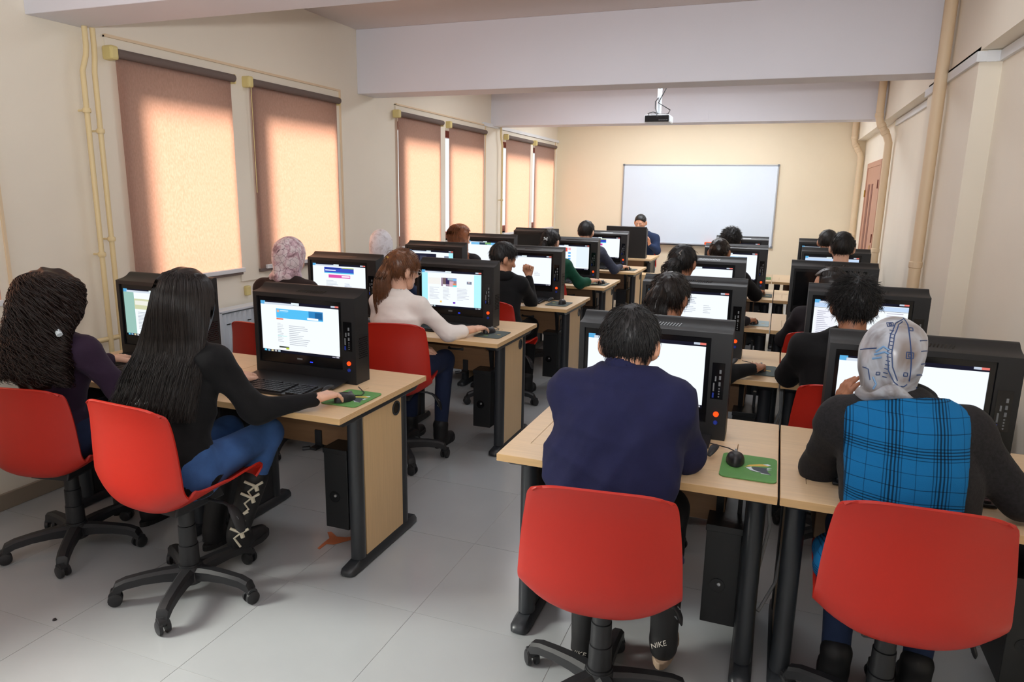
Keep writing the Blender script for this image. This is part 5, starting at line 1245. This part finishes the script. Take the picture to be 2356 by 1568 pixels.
# --- green jumper
p = person('L4b', 'woman in a green jumper with a pale clip in dark hair, fourth left row', (-1.99, 6.28, .575), (-2.0, 6.34, .84), (-2.015, 6.37, 1.0), (-2.024, 6.41, 1.145), -14, 14, 0, sw=.145, sexw=1, skin='fair', top='green', pants='indigo', vox=.014,
   rh=mouse_hand(-1.59, 6.725, .5, 1), elR=(-1.735, 6.465, .77), cuffR=.35, lh=type_hand(-2.1, 6.7, -1))
hair_on(p, join([short_hair(p['H'], p['B'], 1.0, .009, 900, .05, 1.04, 0, 41), tail(p['H']+p['B']@V3(0, -.10, .0), p['H']+p['B']@V3(-.01, -.11, -.07), p['H']+p['B']@V3(0, -.07, -.17), .04, .04, 120, 6, .011)]), 'black')
ck = MB(); cc = p['H']+p['B']@V3(.012, -.118, .015)
for a in (.7, 2.4, 3.9, 5.5): ck.tube([cc, cc+V3(.024*math.cos(a), 0, .018*math.sin(a))], [.004, .008], 6)
obj('hair_clip', ck, Mt['prW'], p['body'])

# --- grey jumper
p = person('L5b', 'young man in a grey patterned jumper, farthest left row', (-2.03, 7.66, .575), (-2.03, 7.73, .85), (-2.035, 7.765, 1.02), (-2.048, 7.81, 1.172), -6, 10, 0, sw=.165, skin='fair', top='greyblue', pants='indigo', vox=.015, rh=mouse_hand(-1.616, 8.135, .45, 1), elR=(-1.725, 7.885, .77), lh=type_hand(-2.13, 8.1, -1))
hair_on(p, short_hair(p['H'], p['B'], 1.0, .01, 900, .04, 1.05, .012, 51), 'black')

# --- teacher
p = person('T', 'man in a dark blue jumper facing the class from the teacher desk', (-1.90, 10.66, .575), (-1.88, 10.56, .84), (-1.885, 10.50, 1.03), (-1.918, 10.40, 1.195), 174, 12, 0, sw=.175, skin='mid', top='darkblue', pants='greytrouser', vox=.014, face=1, bulk=1.08, fine=True,
   lh=((-1.755, 10.33, .90), (-.15, -.25, .9), (-.8, -.3, -.1), (-.2, 1, .2), 'rest'), elL=(-1.655, 10.42, .80), rh=((-2.05, 10.26, .785), (.1, -1, 0), DN, (1, 0, 0), 'type'), cuffL=.1, knees=[(-2.02, 10.24, .55), (-1.70, 10.22, .55)])
hair_on(p, short_hair(p['H'], p['B'], 1.0, .009, 900, .015, 1.0, 0, 61), 'black')

# --- half ponytail
p = person('R2a', 'woman with a loose dark half-ponytail in dark clothes, second right row', (-.43, 3.29, .575), (-.44, 3.36, .82), (-.452, 3.405, .97), (-.472, 3.455, 1.115), -18, 14, 0, sw=.15, sexw=1, skin='tan', top='black', pants='black', vox=.0135, rh=mouse_hand(-.03, 3.70, .15, 1), elR=(-.19, 3.43, .775), lh=type_hand(-.56, 3.72, -1), cuffR=.05)
hair_on(p, join([short_hair(p['H'], p['B'], 1.02, .0075, 1500, .06, 1.05, 0, 71), tail(p['H']+p['B']@V3(-.01, -.10, .05), p['H']+p['B']@V3(-.015, -.12, -.06), p['H']+p['B']@V3(-.02, -.09, -.2), .045, .055, 600, 9, .0085)]), 'dark')

# --- spiky young man
p = person('R2b', 'young man with thick spiky hair in a black jacket, second right row', (.35, 3.36, .575), (.335, 3.36, .83), (.335, 3.365, 1.0), (.338, 3.42, 1.135), 3, 14, 0, sw=.185, skin='tan', top='black', pants='black', vox=.0125, bulk=1.18, fine=True, rh=type_hand(.42, 3.78, 1), lh=type_hand(.20, 3.76, -1), elL=(.10, 3.50, .78))
hair_on(p, short_hair(p['H'], p['B'], 1.06, .0075, 3200, .045, 1.08, .02, 81, curl=.35), 'black')

# --- low bun with silver clip
p = person('R3a', 'woman with a low dark bun and silver clip, third right row', (-.52, 4.68, .575), (-.55, 4.75, .84), (-.575, 4.80, 1.01), (-.594, 4.855, 1.155), -12, 12, 0, sw=.15, sexw=1, skin='tan', top='darktop', pants='black', vox=.0145, rh=mouse_hand(-.11, 5.09, .3, 1), elR=(-.26, 4.87, .78), lh=type_hand(-.66, 5.16, -1))
hair_on(p, join([short_hair(p['H'], p['B'], 1.02, .008, 1000, .05, 1.04, 0, 91), tail(p['H']+p['B']@V3(-.01, -.10, -.0), p['H']+p['B']@V3(-.03, -.125, -.05), p['H']+p['B']@V3(-.03, -.10, -.13), .05, .06, 260, 10, .009)]), 'black')
cc = p['H']+p['B']@V3(.008, -.122, .055); obj('hair_clip', MB().tube([cc, cc+V3(.02, .0, .025)], .004, 6).tube([cc+V3(.0, 0, .01), cc+V3(.012, 0, -.008)], .004, 6), Mt['silver'], p['body'])

# --- smooth hair turned left
p = person('R3b', 'woman with smooth dark hair turned to the left, third right row', (.31, 4.62, .575), (.32, 4.69, .80), (.335, 4.735, .935), (.32, 4.80, 1.055), 72, 8, 0, sw=.15, sexw=1, skin='mid', top='darktop', pants='black', vox=.0145, rh=type_hand(.42, 5.12, 1), lh=type_hand(.2, 5.12, -1))
hair_on(p, long_hair(p['H'], p['B'], 1.02, .0085, 800, (.36, 4.70, .84), .09, .045, 101, mid=V3(.35, 4.76, .97), r0=.002), 'dark')

# --- cropped hair, arm stretched right
p = person('R4a', 'young man with close-cropped hair in a black jacket, fourth right row', (-.43, 6.14, .575), (-.44, 6.19, .83), (-.452, 6.215, .985), (-.464, 6.26, 1.13), -8, 12, 0, sw=.18, skin='tan', top='black', pants='black', vox=.0145, bulk=1.12, rh=mouse_hand(-.10, 6.65, .25, 1), elR=(-.145, 6.40, .775), lh=type_hand(-.55, 6.64, -1))
hair_on(p, short_hair(p['H'], p['B'], 1.0, .009, 1000, .022, 1.02, 0, 111), 'dark')
# --- flat top
p = person('R4b', 'young man with flat-top black hair and bare nape, fourth right row', (.46, 6.12, .575), (.475, 6.18, .86), (.48, 6.20, 1.055), (.482, 6.25, 1.205), 2, 8, 0, sw=.17, skin='fair', top='darktop', pants='black', vox=.0145, rh=type_hand(.57, 6.64, 1), lh=type_hand(.36, 6.64, -1))
hair_on(p, short_hair(p['H'], p['B'], 1.0, .0085, 1600, .035, 1.06, .02, 121), 'black')
# --- bushy curls
p = person('R5a', 'person with bushy curly black hair, farthest right row below the whiteboard', (-.45, 7.56, .575), (-.455, 7.60, .84), (-.46, 7.61, 1.0), (-.465, 7.64, 1.145), 12, 10, 0, sw=.165, skin='mid', top='black', pants='black', vox=.017, rh=type_hand(-.37, 8.04, 1), lh=type_hand(-.57, 8.04, -1))
hair_on(p, short_hair(p['H'], p['B'], 1.06, .01, 1400, .035, 1.12, .01, 131, curl=1), 'black')
# --- half hidden
p = person('R5b', 'person with short black hair mostly hidden behind the flat-top young man', (.455, 7.54, .575), (.455, 7.60, .84), (.455, 7.62, 1.02), (.458, 7.65, 1.17), -10, 10, 0, sw=.165, skin='mid', top='darktop', pants='black', vox=.018, rh=type_hand(.55, 8.04, 1), lh=type_hand(.35, 8.04, -1))
hair_on(p, short_hair(p['H'], p['B'], 1.0, .01, 700, .035, 1.05, .0, 141), 'black')
